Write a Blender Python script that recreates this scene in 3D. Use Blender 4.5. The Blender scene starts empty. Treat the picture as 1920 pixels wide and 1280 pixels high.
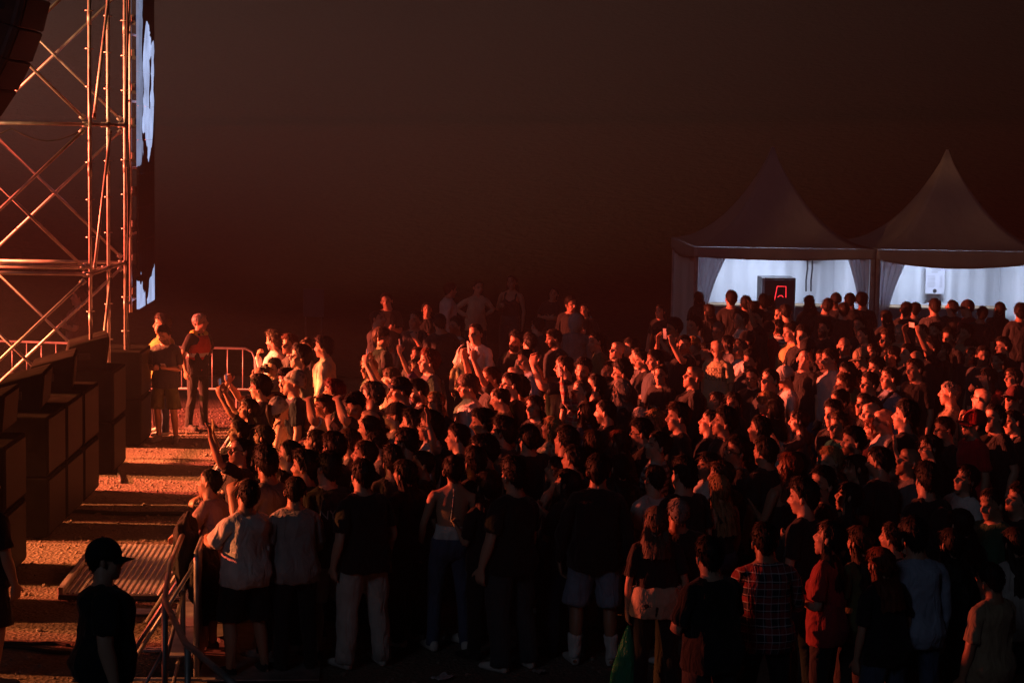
import bpy, bmesh, math, random
import numpy as np
from math import sin, cos, pi, sqrt, radians
from mathutils import Vector, Matrix, noise as mnoise

sc = bpy.context.scene
COL = sc.collection

# ------------------------------------------------------------------ camera
CAM_H, LENS, PITCH, ROLL = 4.65, 70.0, 5.96, 1.0
cam = bpy.data.cameras.new('camera'); cam.lens = LENS; cam.sensor_width = 36; cam.clip_start = .3; cam.clip_end = 900
camo = bpy.data.objects.new('camera', cam); COL.objects.link(camo)
camo.matrix_world = Matrix.Translation((0, 0, CAM_H)) @ Matrix.Rotation(radians(90-PITCH), 4, 'X') @ Matrix.Rotation(radians(ROLL), 4, 'Z')
sc.camera = camo
CAMR = camo.matrix_world.to_3x3(); FPX = LENS/36*1920

def ray(px, py):
    return CAMR @ Vector(((px-960)/FPX, -(py-640)/FPX, -1))
def at_z(px, py, z=0.0):                      # the point of height z that a place in the photograph shows
    d = ray(px, py); t = (z-CAM_H)/d.z
    return Vector((0, 0, CAM_H))+d*t
def at_y(px, py, y):                          # the point at distance y
    d = ray(px, py); t = y/d.y
    return Vector((0, 0, CAM_H))+d*t

# ------------------------------------------------------------------ night sky, added cool fill, stage light
world = bpy.data.worlds.new('World'); sc.world = world; world.use_nodes = True
wn = world.node_tree; bg = wn.nodes['Background']
sky = wn.nodes.new('ShaderNodeTexSky'); sky.sky_type = 'NISHITA'; sky.sun_disc = False
sky.sun_elevation = radians(-9); sky.sun_rotation = radians(205)
wn.links.new(sky.outputs[0], bg.inputs[0]); bg.inputs[1].default_value = .05

cool_fill = bpy.data.lights.new('cool_fill_light', 'SUN'); cool_fill.energy = .062; cool_fill.angle = radians(12); cool_fill.color = (.72, .78, 1.0)  # added cool fill from behind the camera that lifts the near crowd
mo = bpy.data.objects.new('cool_fill_light', cool_fill); COL.objects.link(mo)
mo.rotation_euler = Vector((.36, .80, -.46)).to_track_quat('-Z', 'Y').to_euler()

sc.view_settings.view_transform = 'Standard'; sc.view_settings.look = 'None'
sc.view_settings.exposure = 0; sc.view_settings.gamma = 1
sc.cycles.use_denoising = True
sc.cycles.max_bounces = 4; sc.cycles.diffuse_bounces = 2; sc.cycles.glossy_bounces = 2; sc.cycles.transmission_bounces = 4
sc.cycles.transparent_max_bounces = 8; sc.cycles.volume_bounces = 0
sc.cycles.sample_clamp_indirect = 3; sc.cycles.caustics_reflective = False; sc.cycles.caustics_refractive = False

# the stage lamps hang off the picture to the left; their lights are placed here, their housings are built further down
STAGE_LAMPS = [  # position, aim, colour, power, cone (deg), blend
 *[((-24.0, y, 7.0), (-4.9, y-.1, .1), (1.0, .245, .07), w, 14.5, .6) for y, w in ((17.6, 32000), (20.4, 50000), (23.2, 76000), (26.0, 92000), (28.6, 98000))],
 ((-24.0, 28.8, 4.2), (3.0, 28.4, .3), (1.0, .118, .056), 150000, 36, .5),
 ((-24.0, 21.5, 4.2), (0.0, 19.8, 1.2), (1.0, .115, .05), 36000, 30, .8),
 ((-19.0, 31.0, 5.0), (-11.2, 44.5, 7.4), (1.0, .45, .30), 215000, 42, 1.0),  # added wash, aimed past the crowd to brown the haze
 ((-13.5, 21.5, 5.2), (-5.9, 28.0, 6.4), (1.0, .42, .17), 8500, 32, 1.0),  # added warm light that turns the scaffold tubes golden
]
LAMP_OBJECTS = []
for p, a, c, e, ang, bl in STAGE_LAMPS:
    l = bpy.data.lights.new('stage_lamp_light', 'SPOT'); l.energy = e; l.color = c; l.spot_size = radians(ang); l.spot_blend = bl; l.shadow_soft_size = .18
    o = bpy.data.objects.new('stage_lamp_light', l); COL.objects.link(o); o.location = p
    o.rotation_euler = (Vector(a)-Vector(p)).to_track_quat('-Z', 'Y').to_euler(); LAMP_OBJECTS.append(o)
# ------------------------------------------------------------------ materials
def new_mat(name):
    m = bpy.data.materials.new(name); m.use_nodes = True
    return m, m.node_tree, m.node_tree.nodes['Principled BSDF']

def add_bump(nt, b, scale, strength, dist=.02, detail=6, rough=.6, coord='Object', stretch=None):
    tc = nt.nodes.new('ShaderNodeTexCoord'); n = nt.nodes.new('ShaderNodeTexNoise'); bp = nt.nodes.new('ShaderNodeBump')
    n.inputs['Scale'].default_value = scale; n.inputs['Detail'].default_value = detail; n.inputs['Roughness'].default_value = rough
    src = tc.outputs[coord]
    if stretch:
        mp = nt.nodes.new('ShaderNodeMapping'); mp.inputs['Scale'].default_value = stretch; nt.links.new(src, mp.inputs[0]); src = mp.outputs[0]
    nt.links.new(src, n.inputs['Vector']); nt.links.new(n.outputs[0], bp.inputs['Height'])
    bp.inputs['Strength'].default_value = strength; bp.inputs['Distance'].default_value = dist
    nt.links.new(bp.outputs[0], b.inputs['Normal'])
    return n

def mat_simple(name, col, rough=.6, metal=0.0, bump=None, vary=.0):
    m, nt, b = new_mat(name)
    b.inputs['Base Color'].default_value = (*col, 1); b.inputs['Roughness'].default_value = rough; b.inputs['Metallic'].default_value = metal
    if bump: add_bump(nt, b, *bump)
    if vary:
        tc = nt.nodes.new('ShaderNodeTexCoord'); n = nt.nodes.new('ShaderNodeTexNoise'); n.inputs['Scale'].default_value = 6; n.inputs['Detail'].default_value = 8
        r = nt.nodes.new('ShaderNodeValToRGB'); r.color_ramp.elements[0].position = .35; r.color_ramp.elements[1].position = .68
        r.color_ramp.elements[0].color = (*[c*(1-vary) for c in col], 1); r.color_ramp.elements[1].color = (*[min(1, c*(1+vary)) for c in col], 1)
        nt.links.new(tc.outputs['Object'], n.inputs['Vector']); nt.links.new(n.outputs[0], r.inputs[0]); nt.links.new(r.outputs[0], b.inputs['Base Color'])
        r2 = nt.nodes.new('ShaderNodeMapRange'); r2.inputs[3].default_value = max(.05, rough-.15); r2.inputs[4].default_value = min(1, rough+.2)
        nt.links.new(n.outputs[0], r2.inputs[0]); nt.links.new(r2.outputs[0], b.inputs['Roughness'])
    return m

def mat_emit(name, col, strength):
    m, nt, b = new_mat(name)
    b.inputs['Base Color'].default_value = (0, 0, 0, 1); b.inputs['Emission Color'].default_value = (*col, 1); b.inputs['Emission Strength'].default_value = strength
    return m

def mat_object_colour(name, rough, kind):
    m, nt, b = new_mat(name)
    oi = nt.nodes.new('ShaderNodeObjectInfo'); tc = nt.nodes.new('ShaderNodeTexCoord')
    n = nt.nodes.new('ShaderNodeTexNoise'); mx = nt.nodes.new('ShaderNodeMix'); mx.data_type = 'RGBA'; mx.blend_type = 'MULTIPLY'
    mp = nt.nodes.new('ShaderNodeMapping')
    if kind == 'hair': mp.inputs['Scale'].default_value = (90, 90, 9); n.inputs['Scale'].default_value = 1.6
    else: mp.inputs['Scale'].default_value = (1, 1, 1); n.inputs['Scale'].default_value = 9
    n.inputs['Detail'].default_value = 5
    nt.links.new(tc.outputs['Object'], mp.inputs[0]); nt.links.new(mp.outputs[0], n.inputs['Vector'])
    r = nt.nodes.new('ShaderNodeMapRange'); r.inputs[1].default_value = .3; r.inputs[2].default_value = .7
    r.inputs[3].default_value = .45 if kind == 'hair' else .8; r.inputs[4].default_value = 1.4 if kind == 'hair' else 1.05
    nt.links.new(n.outputs[0], r.inputs[0])
    mx.inputs['Factor'].default_value = 1
    nt.links.new(oi.outputs['Color'], mx.inputs['A']); nt.links.new(r.outputs[0], mx.inputs['B'])
    nt.links.new(mx.outputs['Result'], b.inputs['Base Color']); b.inputs['Roughness'].default_value = rough
    bp = nt.nodes.new('ShaderNodeBump')
    if kind == 'hair':
        nt.links.new(n.outputs[0], bp.inputs['Height']); bp.inputs['Strength'].default_value = .6; bp.inputs['Distance'].default_value = .006
    else:
        # soft folds that run down the cloth, and the weave
        n2 = nt.nodes.new('ShaderNodeTexNoise'); n2.inputs['Scale'].default_value = 7; n2.inputs['Detail'].default_value = 3; n2.inputs['Distortion'].default_value = .9
        mp2 = nt.nodes.new('ShaderNodeMapping'); mp2.inputs['Scale'].default_value = (1.3, 1.3, .55)
        nt.links.new(tc.outputs['Object'], mp2.inputs[0]); nt.links.new(mp2.outputs[0], n2.inputs['Vector'])
        nt.links.new(n2.outputs[0], bp.inputs['Height']); bp.inputs['Strength'].default_value = .8; bp.inputs['Distance'].default_value = .05
        b.inputs['Sheen Weight'].default_value = .12
    nt.links.new(bp.outputs[0], b.inputs['Normal'])
    return m, nt, b

HAIR, _, _b = mat_object_colour('hair', .58, 'hair'); _b.inputs['Specular IOR Level'].default_value = .3
CLOTH, _, _ = mat_object_colour('cloth', .85, 'cloth')
SKIN, nt, b = new_mat('skin')
at = nt.nodes.new('ShaderNodeAttribute'); at.attribute_name = 'paint'
nt.links.new(at.outputs['Color'], b.inputs['Base Color']); b.inputs['Roughness'].default_value = .48
b.inputs['Subsurface Weight'].default_value = .0
add_bump(nt, b, 130, .15, .004)
def cloth_variant(name, kind):
    m, nt, b = mat_object_colour(name, .85, 'cloth')
    tc = nt.nodes.new('ShaderNodeTexCoord'); sp = nt.nodes.new('ShaderNodeSeparateXYZ'); nt.links.new(tc.outputs['Object'], sp.inputs[0])
    src = b.inputs['Base Color'].links[0].from_socket
    def stripes(axis, freq, duty):
        mu = nt.nodes.new('ShaderNodeMath'); mu.operation = 'MULTIPLY'; mu.inputs[1].default_value = freq
        fr = nt.nodes.new('ShaderNodeMath'); fr.operation = 'FRACT'; gt = nt.nodes.new('ShaderNodeMath'); gt.operation = 'LESS_THAN'; gt.inputs[1].default_value = duty
        nt.links.new(sp.outputs[axis], mu.inputs[0]); nt.links.new(mu.outputs[0], fr.inputs[0]); nt.links.new(fr.outputs[0], gt.inputs[0]); return gt.outputs[0]
    def over(fac, col, amount=1.0):
        nonlocal src
        mx = nt.nodes.new('ShaderNodeMix'); mx.data_type = 'RGBA'; mx.inputs['B'].default_value = (*col, 1)
        mm = nt.nodes.new('ShaderNodeMath'); mm.operation = 'MULTIPLY'; mm.inputs[1].default_value = amount; nt.links.new(fac, mm.inputs[0])
        nt.links.new(mm.outputs[0], mx.inputs['Factor']); nt.links.new(src, mx.inputs['A']); src = mx.outputs['Result']
    if kind == 'plaid':
        over(stripes('Z', 9, .4), (.30, .03, .04), .75); over(stripes('Y', 9, .4), (.32, .04, .05), .6); over(stripes('Z', 18, .12), (.6, .6, .62), .7); over(stripes('Y', 18, .12), (.5, .5, .55), .5)
    elif kind == 'stripe': over(stripes('Z', 17, .45), (.03, .03, .04), .9)
    elif kind == 'floral':
        v = nt.nodes.new('ShaderNodeTexVoronoi'); v.inputs['Scale'].default_value = 17; nt.links.new(tc.outputs['Object'], v.inputs['Vector'])
        g = nt.nodes.new('ShaderNodeMath'); g.operation = 'LESS_THAN'; g.inputs[1].default_value = .33; nt.links.new(v.outputs[0], g.inputs[0]); over(g.outputs[0], (.10, .12, .08), .8)
    elif kind == 'vest':   # high-visibility waistcoat: orange-red with grey reflective bands
        for z0, z1 in ((1.00, 1.06), (1.15, 1.21)):
            a = nt.nodes.new('ShaderNodeMath'); a.operation = 'GREATER_THAN'; a.inputs[1].default_value = z0
            c = nt.nodes.new('ShaderNodeMath'); c.operation = 'LESS_THAN'; c.inputs[1].default_value = z1
            d = nt.nodes.new('ShaderNodeMath'); d.operation = 'MULTIPLY'
            nt.links.new(sp.outputs['Z'], a.inputs[0]); nt.links.new(sp.outputs['Z'], c.inputs[0]); nt.links.new(a.outputs[0], d.inputs[0]); nt.links.new(c.outputs[0], d.inputs[1]); over(d.outputs[0], (.62, .62, .60), 1)
        a = nt.nodes.new('ShaderNodeMath'); a.operation = 'GREATER_THAN'; a.inputs[1].default_value = 1.475; nt.links.new(sp.outputs['Z'], a.inputs[0]); over(a.outputs[0], (.75, .62, .08), .9)
    nt.links.new(src, b.inputs['Base Color'])
    return m
CLOTHS = {'plain': CLOTH, **{k: cloth_variant('cloth_'+k, k) for k in ('plaid', 'stripe', 'floral', 'vest')}}

STEEL = mat_simple('galvanised_steel', (.42, .42, .41), .48, .6, (40, .12, .004), .18)
DARKSTEEL = mat_simple('dark_steel', (.10, .10, .105), .5, .6, None, .25)
ALU = mat_simple('aluminium_plate', (.50, .50, .50), .45, .55, (30, .1, .004), .25)
BLACKPAINT = mat_simple('black_speaker_paint', (.014, .0135, .0135), .62, 0, (220, .25, .003), .3)
GRILLE = mat_simple('speaker_grille', (.030, .030, .030), .55, .3, (300, .5, .004))
for _m in (BLACKPAINT, GRILLE):
    _b = _m.node_tree.nodes['Principled BSDF']; _b.inputs['Specular IOR Level'].default_value = 0
PLASTIC = mat_simple('black_plastic', (.02, .02, .022), .4)
RUBBER = mat_simple('black_rubber', (.018, .018, .018), .7, 0, None, .3)
GLASSDARK = mat_simple('dark_glass', (.01, .01, .012), .08)
FRAMEBLACK = mat_simple('spectacle_frame', (.03, .025, .022), .3)
WOOD = mat_simple('plywood', (.24, .16, .09), .75, 0, (20, .2, .01), .25)
WHITEPL = mat_simple('white_plastic', (.75, .75, .76), .35, 0, None, .05)
PAPER = mat_simple('white_paper', (.75, .74, .72), .8, 0, None, .06)
PRINT = mat_simple('dark_print', (.03, .028, .026), .8)
GREYPRINT = mat_simple('grey_print', (.35, .35, .36), .8)
REDPRINT = mat_simple('red_print', (.25, .02, .02), .8)

# trodden earth and gravel
GROUND, nt, b = new_mat('trodden_gravel')
tc = nt.nodes.new('ShaderNodeTexCoord')
n1 = nt.nodes.new('ShaderNodeTexNoise'); n1.inputs['Scale'].default_value = .55; n1.inputs['Detail'].default_value = 9; n1.inputs['Roughness'].default_value = .65
n2 = nt.nodes.new('ShaderNodeTexVoronoi'); n2.inputs['Scale'].default_value = 26
n3 = nt.nodes.new('ShaderNodeTexNoise'); n3.inputs['Scale'].default_value = 30; n3.inputs['Detail'].default_value = 6; n3.inputs['Roughness'].default_value = .7
for n in (n1, n2, n3): nt.links.new(tc.outputs['Object'], n.inputs['Vector'])
r = nt.nodes.new('ShaderNodeValToRGB'); r.color_ramp.elements[0].position = .3; r.color_ramp.elements[1].position = .75
r.color_ramp.elements[0].color = (.13, .105, .082, 1); r.color_ramp.elements[1].color = (.27, .225, .175, 1)
nt.links.new(n1.outputs[0], r.inputs[0])
r2 = nt.nodes.new('ShaderNodeMapRange'); r2.inputs[1].default_value = .25; r2.inputs[2].default_value = .75; r2.inputs[3].default_value = .45; r2.inputs[4].default_value = 1.5
nt.links.new(n3.outputs[0], r2.inputs[0])
mx = nt.nodes.new('ShaderNodeMix'); mx.data_type = 'RGBA'; mx.blend_type = 'MULTIPLY'; mx.inputs['Factor'].default_value = 1
nt.links.new(r.outputs[0], mx.inputs['A']); nt.links.new(r2.outputs[0], mx.inputs['B']); nt.links.new(mx.outputs['Result'], b.inputs['Base Color'])
b.inputs['Roughness'].default_value = .9
ad = nt.nodes.new('ShaderNodeMath'); ad.operation = 'ADD'; nt.links.new(n2.outputs[0], ad.inputs[0]); nt.links.new(n3.outputs[0], ad.inputs[1])
bp = nt.nodes.new('ShaderNodeBump'); bp.inputs['Strength'].default_value = .9; bp.inputs['Distance'].default_value = .03
nt.links.new(ad.outputs[0], bp.inputs['Height']); nt.links.new(bp.outputs[0], b.inputs['Normal'])

# tent membrane: white PVC that lets a little light through
def mat_membrane(name, col, trans):
    m, nt, b = new_mat(name)
    b.inputs['Base Color'].default_value = (*col, 1); b.inputs['Roughness'].default_value = .55
    tr = nt.nodes.new('ShaderNodeBsdfTranslucent'); tr.inputs[0].default_value = (*col, 1)
    ms = nt.nodes.new('ShaderNodeMixShader'); ms.inputs[0].default_value = trans
    out = nt.nodes['Material Output']
    nt.links.new(b.outputs[0], ms.inputs[1]); nt.links.new(tr.outputs[0], ms.inputs[2]); nt.links.new(ms.outputs[0], out.inputs[0])
    add_bump(nt, b, 2.2, .5, .08, 4, .5, 'Object', (1, 1, .35))
    return m
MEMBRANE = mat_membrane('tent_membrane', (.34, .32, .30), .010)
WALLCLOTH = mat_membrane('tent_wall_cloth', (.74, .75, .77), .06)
CLEARPVC, nt, b = new_mat('clear_pvc')
b.inputs['Base Color'].default_value = (.75, .75, .78, 1); b.inputs['Roughness'].default_value = .28
trp = nt.nodes.new('ShaderNodeBsdfTransparent'); trp.inputs[0].default_value = (.8, .8, .85, 1); ms = nt.nodes.new('ShaderNodeMixShader'); ms.inputs[0].default_value = .42
nt.links.new(b.outputs[0], ms.inputs[1]); nt.links.new(trp.outputs[0], ms.inputs[2]); nt.links.new(ms.outputs[0], nt.nodes['Material Output'].inputs[0])
add_bump(nt, b, 5, .9, .06, 3, .5, 'Object', (2.2, 2.2, .3))
GREENBAG, nt, b = new_mat('green_plastic_bag')
b.inputs['Base Color'].default_value = (.015, .30, .20, 1); b.inputs['Roughness'].default_value = .25
trl = nt.nodes.new('ShaderNodeBsdfTranslucent'); trl.inputs[0].default_value = (.02, .45, .30, 1); ms = nt.nodes.new('ShaderNodeMixShader'); ms.inputs[0].default_value = .35
nt.links.new(b.outputs[0], ms.inputs[1]); nt.links.new(trl.outputs[0], ms.inputs[2]); nt.links.new(ms.outputs[0], nt.nodes['Material Output'].inputs[0])
add_bump(nt, b, 14, .9, .05, 4, .6, 'Object', (1.5, 1.5, .4))
CUP, nt, b = new_mat('frosted_plastic_cup')
b.inputs['Base Color'].default_value = (.8, .8, .8, 1); b.inputs['Roughness'].default_value = .3; b.inputs['Transmission Weight'].default_value = .35

# ------------------------------------------------------------------ mesh helpers
def link(name, me, parent=None, loc=None):
    o = bpy.data.objects.new(name, me); COL.objects.link(o)
    if parent is not None: o.parent = parent
    if loc is not None: o.location = loc
    return o
def finish(name, bm, mat, parent=None, smooth=False, loc=None):
    bmesh.ops.recalc_face_normals(bm, faces=bm.faces)
    me = bpy.data.meshes.new(name); bm.to_mesh(me); bm.free()
    if mat is not None: me.materials.append(mat)
    if smooth: me.polygons.foreach_set('use_smooth', [True]*len(me.polygons))
    return link(name, me, parent, loc)
def empty(name, loc=(0, 0, 0), rz=0.0):
    o = bpy.data.objects.new(name, None); COL.objects.link(o); o.location = loc; o.rotation_euler = (0, 0, rz); o.empty_display_size = .1
    return o
def tag(o, label=None, cat=None, group=None, kind=None):
    if label: o['label'] = label
    if cat: o['category'] = cat
    if group: o['group'] = group
    if kind: o['kind'] = kind
    return o
def copy_tree(o, parent=None):
    c = o.copy(); COL.objects.link(c); c.parent = parent
    for ch in o.children: copy_tree(ch, c)
    return c
def add_box(bm, c, s, M=None, bev=0.0):
    m = Matrix.Translation(c) @ Matrix.Diagonal((s[0], s[1], s[2], 1))
    if M is not None: m = M @ m
    r = bmesh.ops.create_cube(bm, size=1, matrix=m)
    if bev:
        es = list({e for v in r['verts'] for e in v.link_edges})
        bmesh.ops.bevel(bm, geom=es, offset=bev, segments=1, affect='EDGES')
def add_bar(bm, a, b, r, n=10):
    a = Vector(a); b = Vector(b); d = b-a
    m = Matrix.Translation((a+b)/2) @ d.to_track_quat('Z', 'Y').to_matrix().to_4x4()
    bmesh.ops.create_cone(bm, cap_ends=True, segments=n, radius1=r, radius2=r, depth=d.length, matrix=m)
def box(name, c, s, mat, parent=None, bev=.0, M=None):
    bm = bmesh.new(); add_box(bm, c, s, M, bev); return finish(name, bm, mat, parent)
def bar(name, a, b, r, mat, parent=None, n=10):
    bm = bmesh.new(); add_bar(bm, a, b, r, n); return finish(name, bm, mat, parent, True)
def path_tube(name, pts, r, mat, parent=None, n=8):
    bm = bmesh.new(); pts = [Vector(p) for p in pts]; prev = None; rows = []
    for i, p in enumerate(pts):
        d = (pts[min(i+1, len(pts)-1)]-pts[max(i-1, 0)]).normalized()
        u = prev-d*prev.dot(d) if prev is not None else d.orthogonal()
        u.normalize(); prev = u; v = d.cross(u)
        rows.append([bm.verts.new(p+(u*cos(2*pi*k/n)+v*sin(2*pi*k/n))*r) for k in range(n)])
    for a, b in zip(rows, rows[1:]):
        for k in range(n): bm.faces.new((a[k], a[(k+1) % n], b[(k+1) % n], b[k]))
    bm.faces.new(rows[0]); bm.faces.new(rows[-1])
    return finish(name, bm, mat, parent, True)
# ------------------------------------------------------------------ people: a posable figure (rest pose + linear blend skinning)
def _ring(c, u, v, ru, rv, n=16, p=2.0):
    c = Vector(c); u = Vector(u); v = Vector(v); out = []
    for i in range(n):
        a = 2*pi*i/n; ca, sa = cos(a), sin(a)
        out.append(c + u*(ru*math.copysign(abs(ca)**(2/p), ca)) + v*(rv*math.copysign(abs(sa)**(2/p), sa)))
    return out

def _loft(bm, rings):
    vs = [[bm.verts.new(p) for p in r] for r in rings]
    n = len(vs[0])
    for a, b in zip(vs, vs[1:]):
        for i in range(n):
            j = (i+1) % n
            bm.faces.new((a[i], a[j], b[j], b[i]))
    bm.faces.new(list(reversed(vs[0]))); bm.faces.new(vs[-1])

def _ball(bm, c, r, rot=None):
    m = Matrix.Translation(c) @ (rot or Matrix.Identity(4)) @ Matrix.Diagonal((r[0], r[1], r[2], 1))
    bmesh.ops.create_icosphere(bm, subdivisions=2, radius=1.0, matrix=m)

def _tube(bm, pts, radii, n=12):
    rings = []
    for i, p in enumerate(pts):
        a = Vector(pts[max(0, i-1)]); b = Vector(pts[min(len(pts)-1, i+1)])
        d = (b-a).normalized()
        u = d.orthogonal().normalized(); v = d.cross(u)
        r = radii[i]
        rings.append(_ring(p, u, v, r, r, n))
    # keep the rings from twisting
    for k in range(1, len(rings)):
        best = min(range(n), key=lambda s: (rings[k][s]-rings[k-1][0]).length)
        rings[k] = rings[k][best:]+rings[k][:best]
    _loft(bm, rings)

def _remeshed(bm, voxel, smooth, tris, keep=None, disp=None):
    bmesh.ops.recalc_face_normals(bm, faces=bm.faces)
    me = bpy.data.meshes.new('tmp'); bm.to_mesh(me); bm.free()
    o = bpy.data.objects.new('tmp', me); bpy.context.scene.collection.objects.link(o)
    md = o.modifiers.new('r', 'REMESH'); md.mode = 'VOXEL'; md.voxel_size = voxel; md.adaptivity = 0
    if smooth:
        sm = o.modifiers.new('s', 'SMOOTH'); sm.iterations = smooth; sm.factor = .5
    dg = bpy.context.evaluated_depsgraph_get()
    m2 = bpy.data.meshes.new_from_object(o.evaluated_get(dg))
    o.modifiers.clear(); o.data = m2; bpy.data.meshes.remove(me)
    n = len(m2.vertices); co = np.empty(n*3, 'f'); m2.vertices.foreach_get('co', co); co = co.reshape(-1, 3)
    nr = np.empty(n*3, 'f'); m2.vertices.foreach_get('normal', nr); nr = nr.reshape(-1, 3)
    if disp is not None:
        co = disp(co, nr); m2.vertices.foreach_set('co', co.astype('f').ravel()); m2.update()
    nf = sum(len(p.vertices)-2 for p in m2.polygons)
    dc = o.modifiers.new('d', 'DECIMATE'); dc.ratio = min(1.0, tris/nf)
    if False:
        g = o.vertex_groups.new(name='k')
        w = np.clip(keep(co), .3, 1)
        for lev in (0.25, .5, .75, 1.0):
            idx = np.where((w > lev-.25) & (w <= lev))[0].tolist()
            if idx: g.add(idx, lev, 'REPLACE')
        dc.vertex_group = 'k'; dc.invert_vertex_group = True; dc.vertex_group_factor = 1.0
    dg = bpy.context.evaluated_depsgraph_get()
    m3 = bpy.data.meshes.new_from_object(o.evaluated_get(dg))
    m3.calc_loop_triangles()
    n = len(m3.vertices); co = np.empty(n*3, 'f'); m3.vertices.foreach_get('co', co)
    nt = len(m3.loop_triangles); tr = np.empty(nt*3, 'i'); m3.loop_triangles.foreach_get('vertices', tr)
    bpy.data.objects.remove(o); bpy.data.meshes.remove(m2); bpy.data.meshes.remove(m3)
    return co.reshape(-1, 3).astype(float), tr.reshape(-1, 3)

S45 = sqrt(.5)
SHO = {1: Vector((-.012, .180, 1.415)), -1: Vector((-.012, -.180, 1.415))}
ARMD = {s: Vector((0, s*S45, -S45)) for s in (1, -1)}
ARMN = {s: Vector((0, -s*S45, -S45)) for s in (1, -1)}
UA, FA = .285, .255
HIP = {s: Vector((0, s*.093, .93)) for s in (1, -1)}
KNE = {s: Vector((.012, s*.105, .50)) for s in (1, -1)}
ANK = {s: Vector((-.025, s*.110, .085)) for s in (1, -1)}
HC = Vector((0.0, 0, 1.665))      # centre of the skull
FEM = .93

TORSO_M = [(.83, 0, .06, .09), (.88, -.005, .10, .155), (.96, -.012, .118, .172), (1.04, -.004, .108, .162), (1.10, .003, .103, .152),
           (1.18, .004, .107, .156), (1.27, .008, .118, .170), (1.35, .002, .120, .176), (1.41, -.008, .104, .168), (1.45, -.018, .083, .132),
           (1.485, -.022, .070, .090), (1.505, -.018, .066, .070), (1.55, -.012, .063, .064), (1.60, -.004, .062, .061)]
TORSO_F = [(.83, 0, .06, .09), (.88, -.008, .108, .162), (.96, -.016, .122, .176), (1.04, -.004, .104, .155), (1.10, .003, .094, .134),
           (1.18, .004, .094, .132), (1.27, .010, .106, .148), (1.35, .004, .108, .156), (1.41, -.008, .092, .150), (1.45, -.018, .072, .116),
           (1.485, -.022, .060, .076), (1.505, -.018, .054, .057), (1.55, -.010, .051, .053), (1.60, -.002, .052, .052)]

def _torso(bm, tab, grow=0.0, z0=None, z1=None, wide=1.0):
    rings = []
    for z, cx, rx, ry in tab:
        if z0 is not None and z < z0: continue
        if z1 is not None and z > z1: continue
        rings.append(_ring((cx, 0, z), (1, 0, 0), (0, 1, 0), rx*wide+grow, ry*wide+grow, 20, 2.3))
    _loft(bm, rings)

def _arm(bm, s, tab):
    o = SHO[s]; d = ARMD[s]
    u = Vector((1, 0, 0)); v = d.cross(u)
    _loft(bm, [_ring(o+d*t, u, v, r, r*(.92), 12) for t, r in tab])

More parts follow.
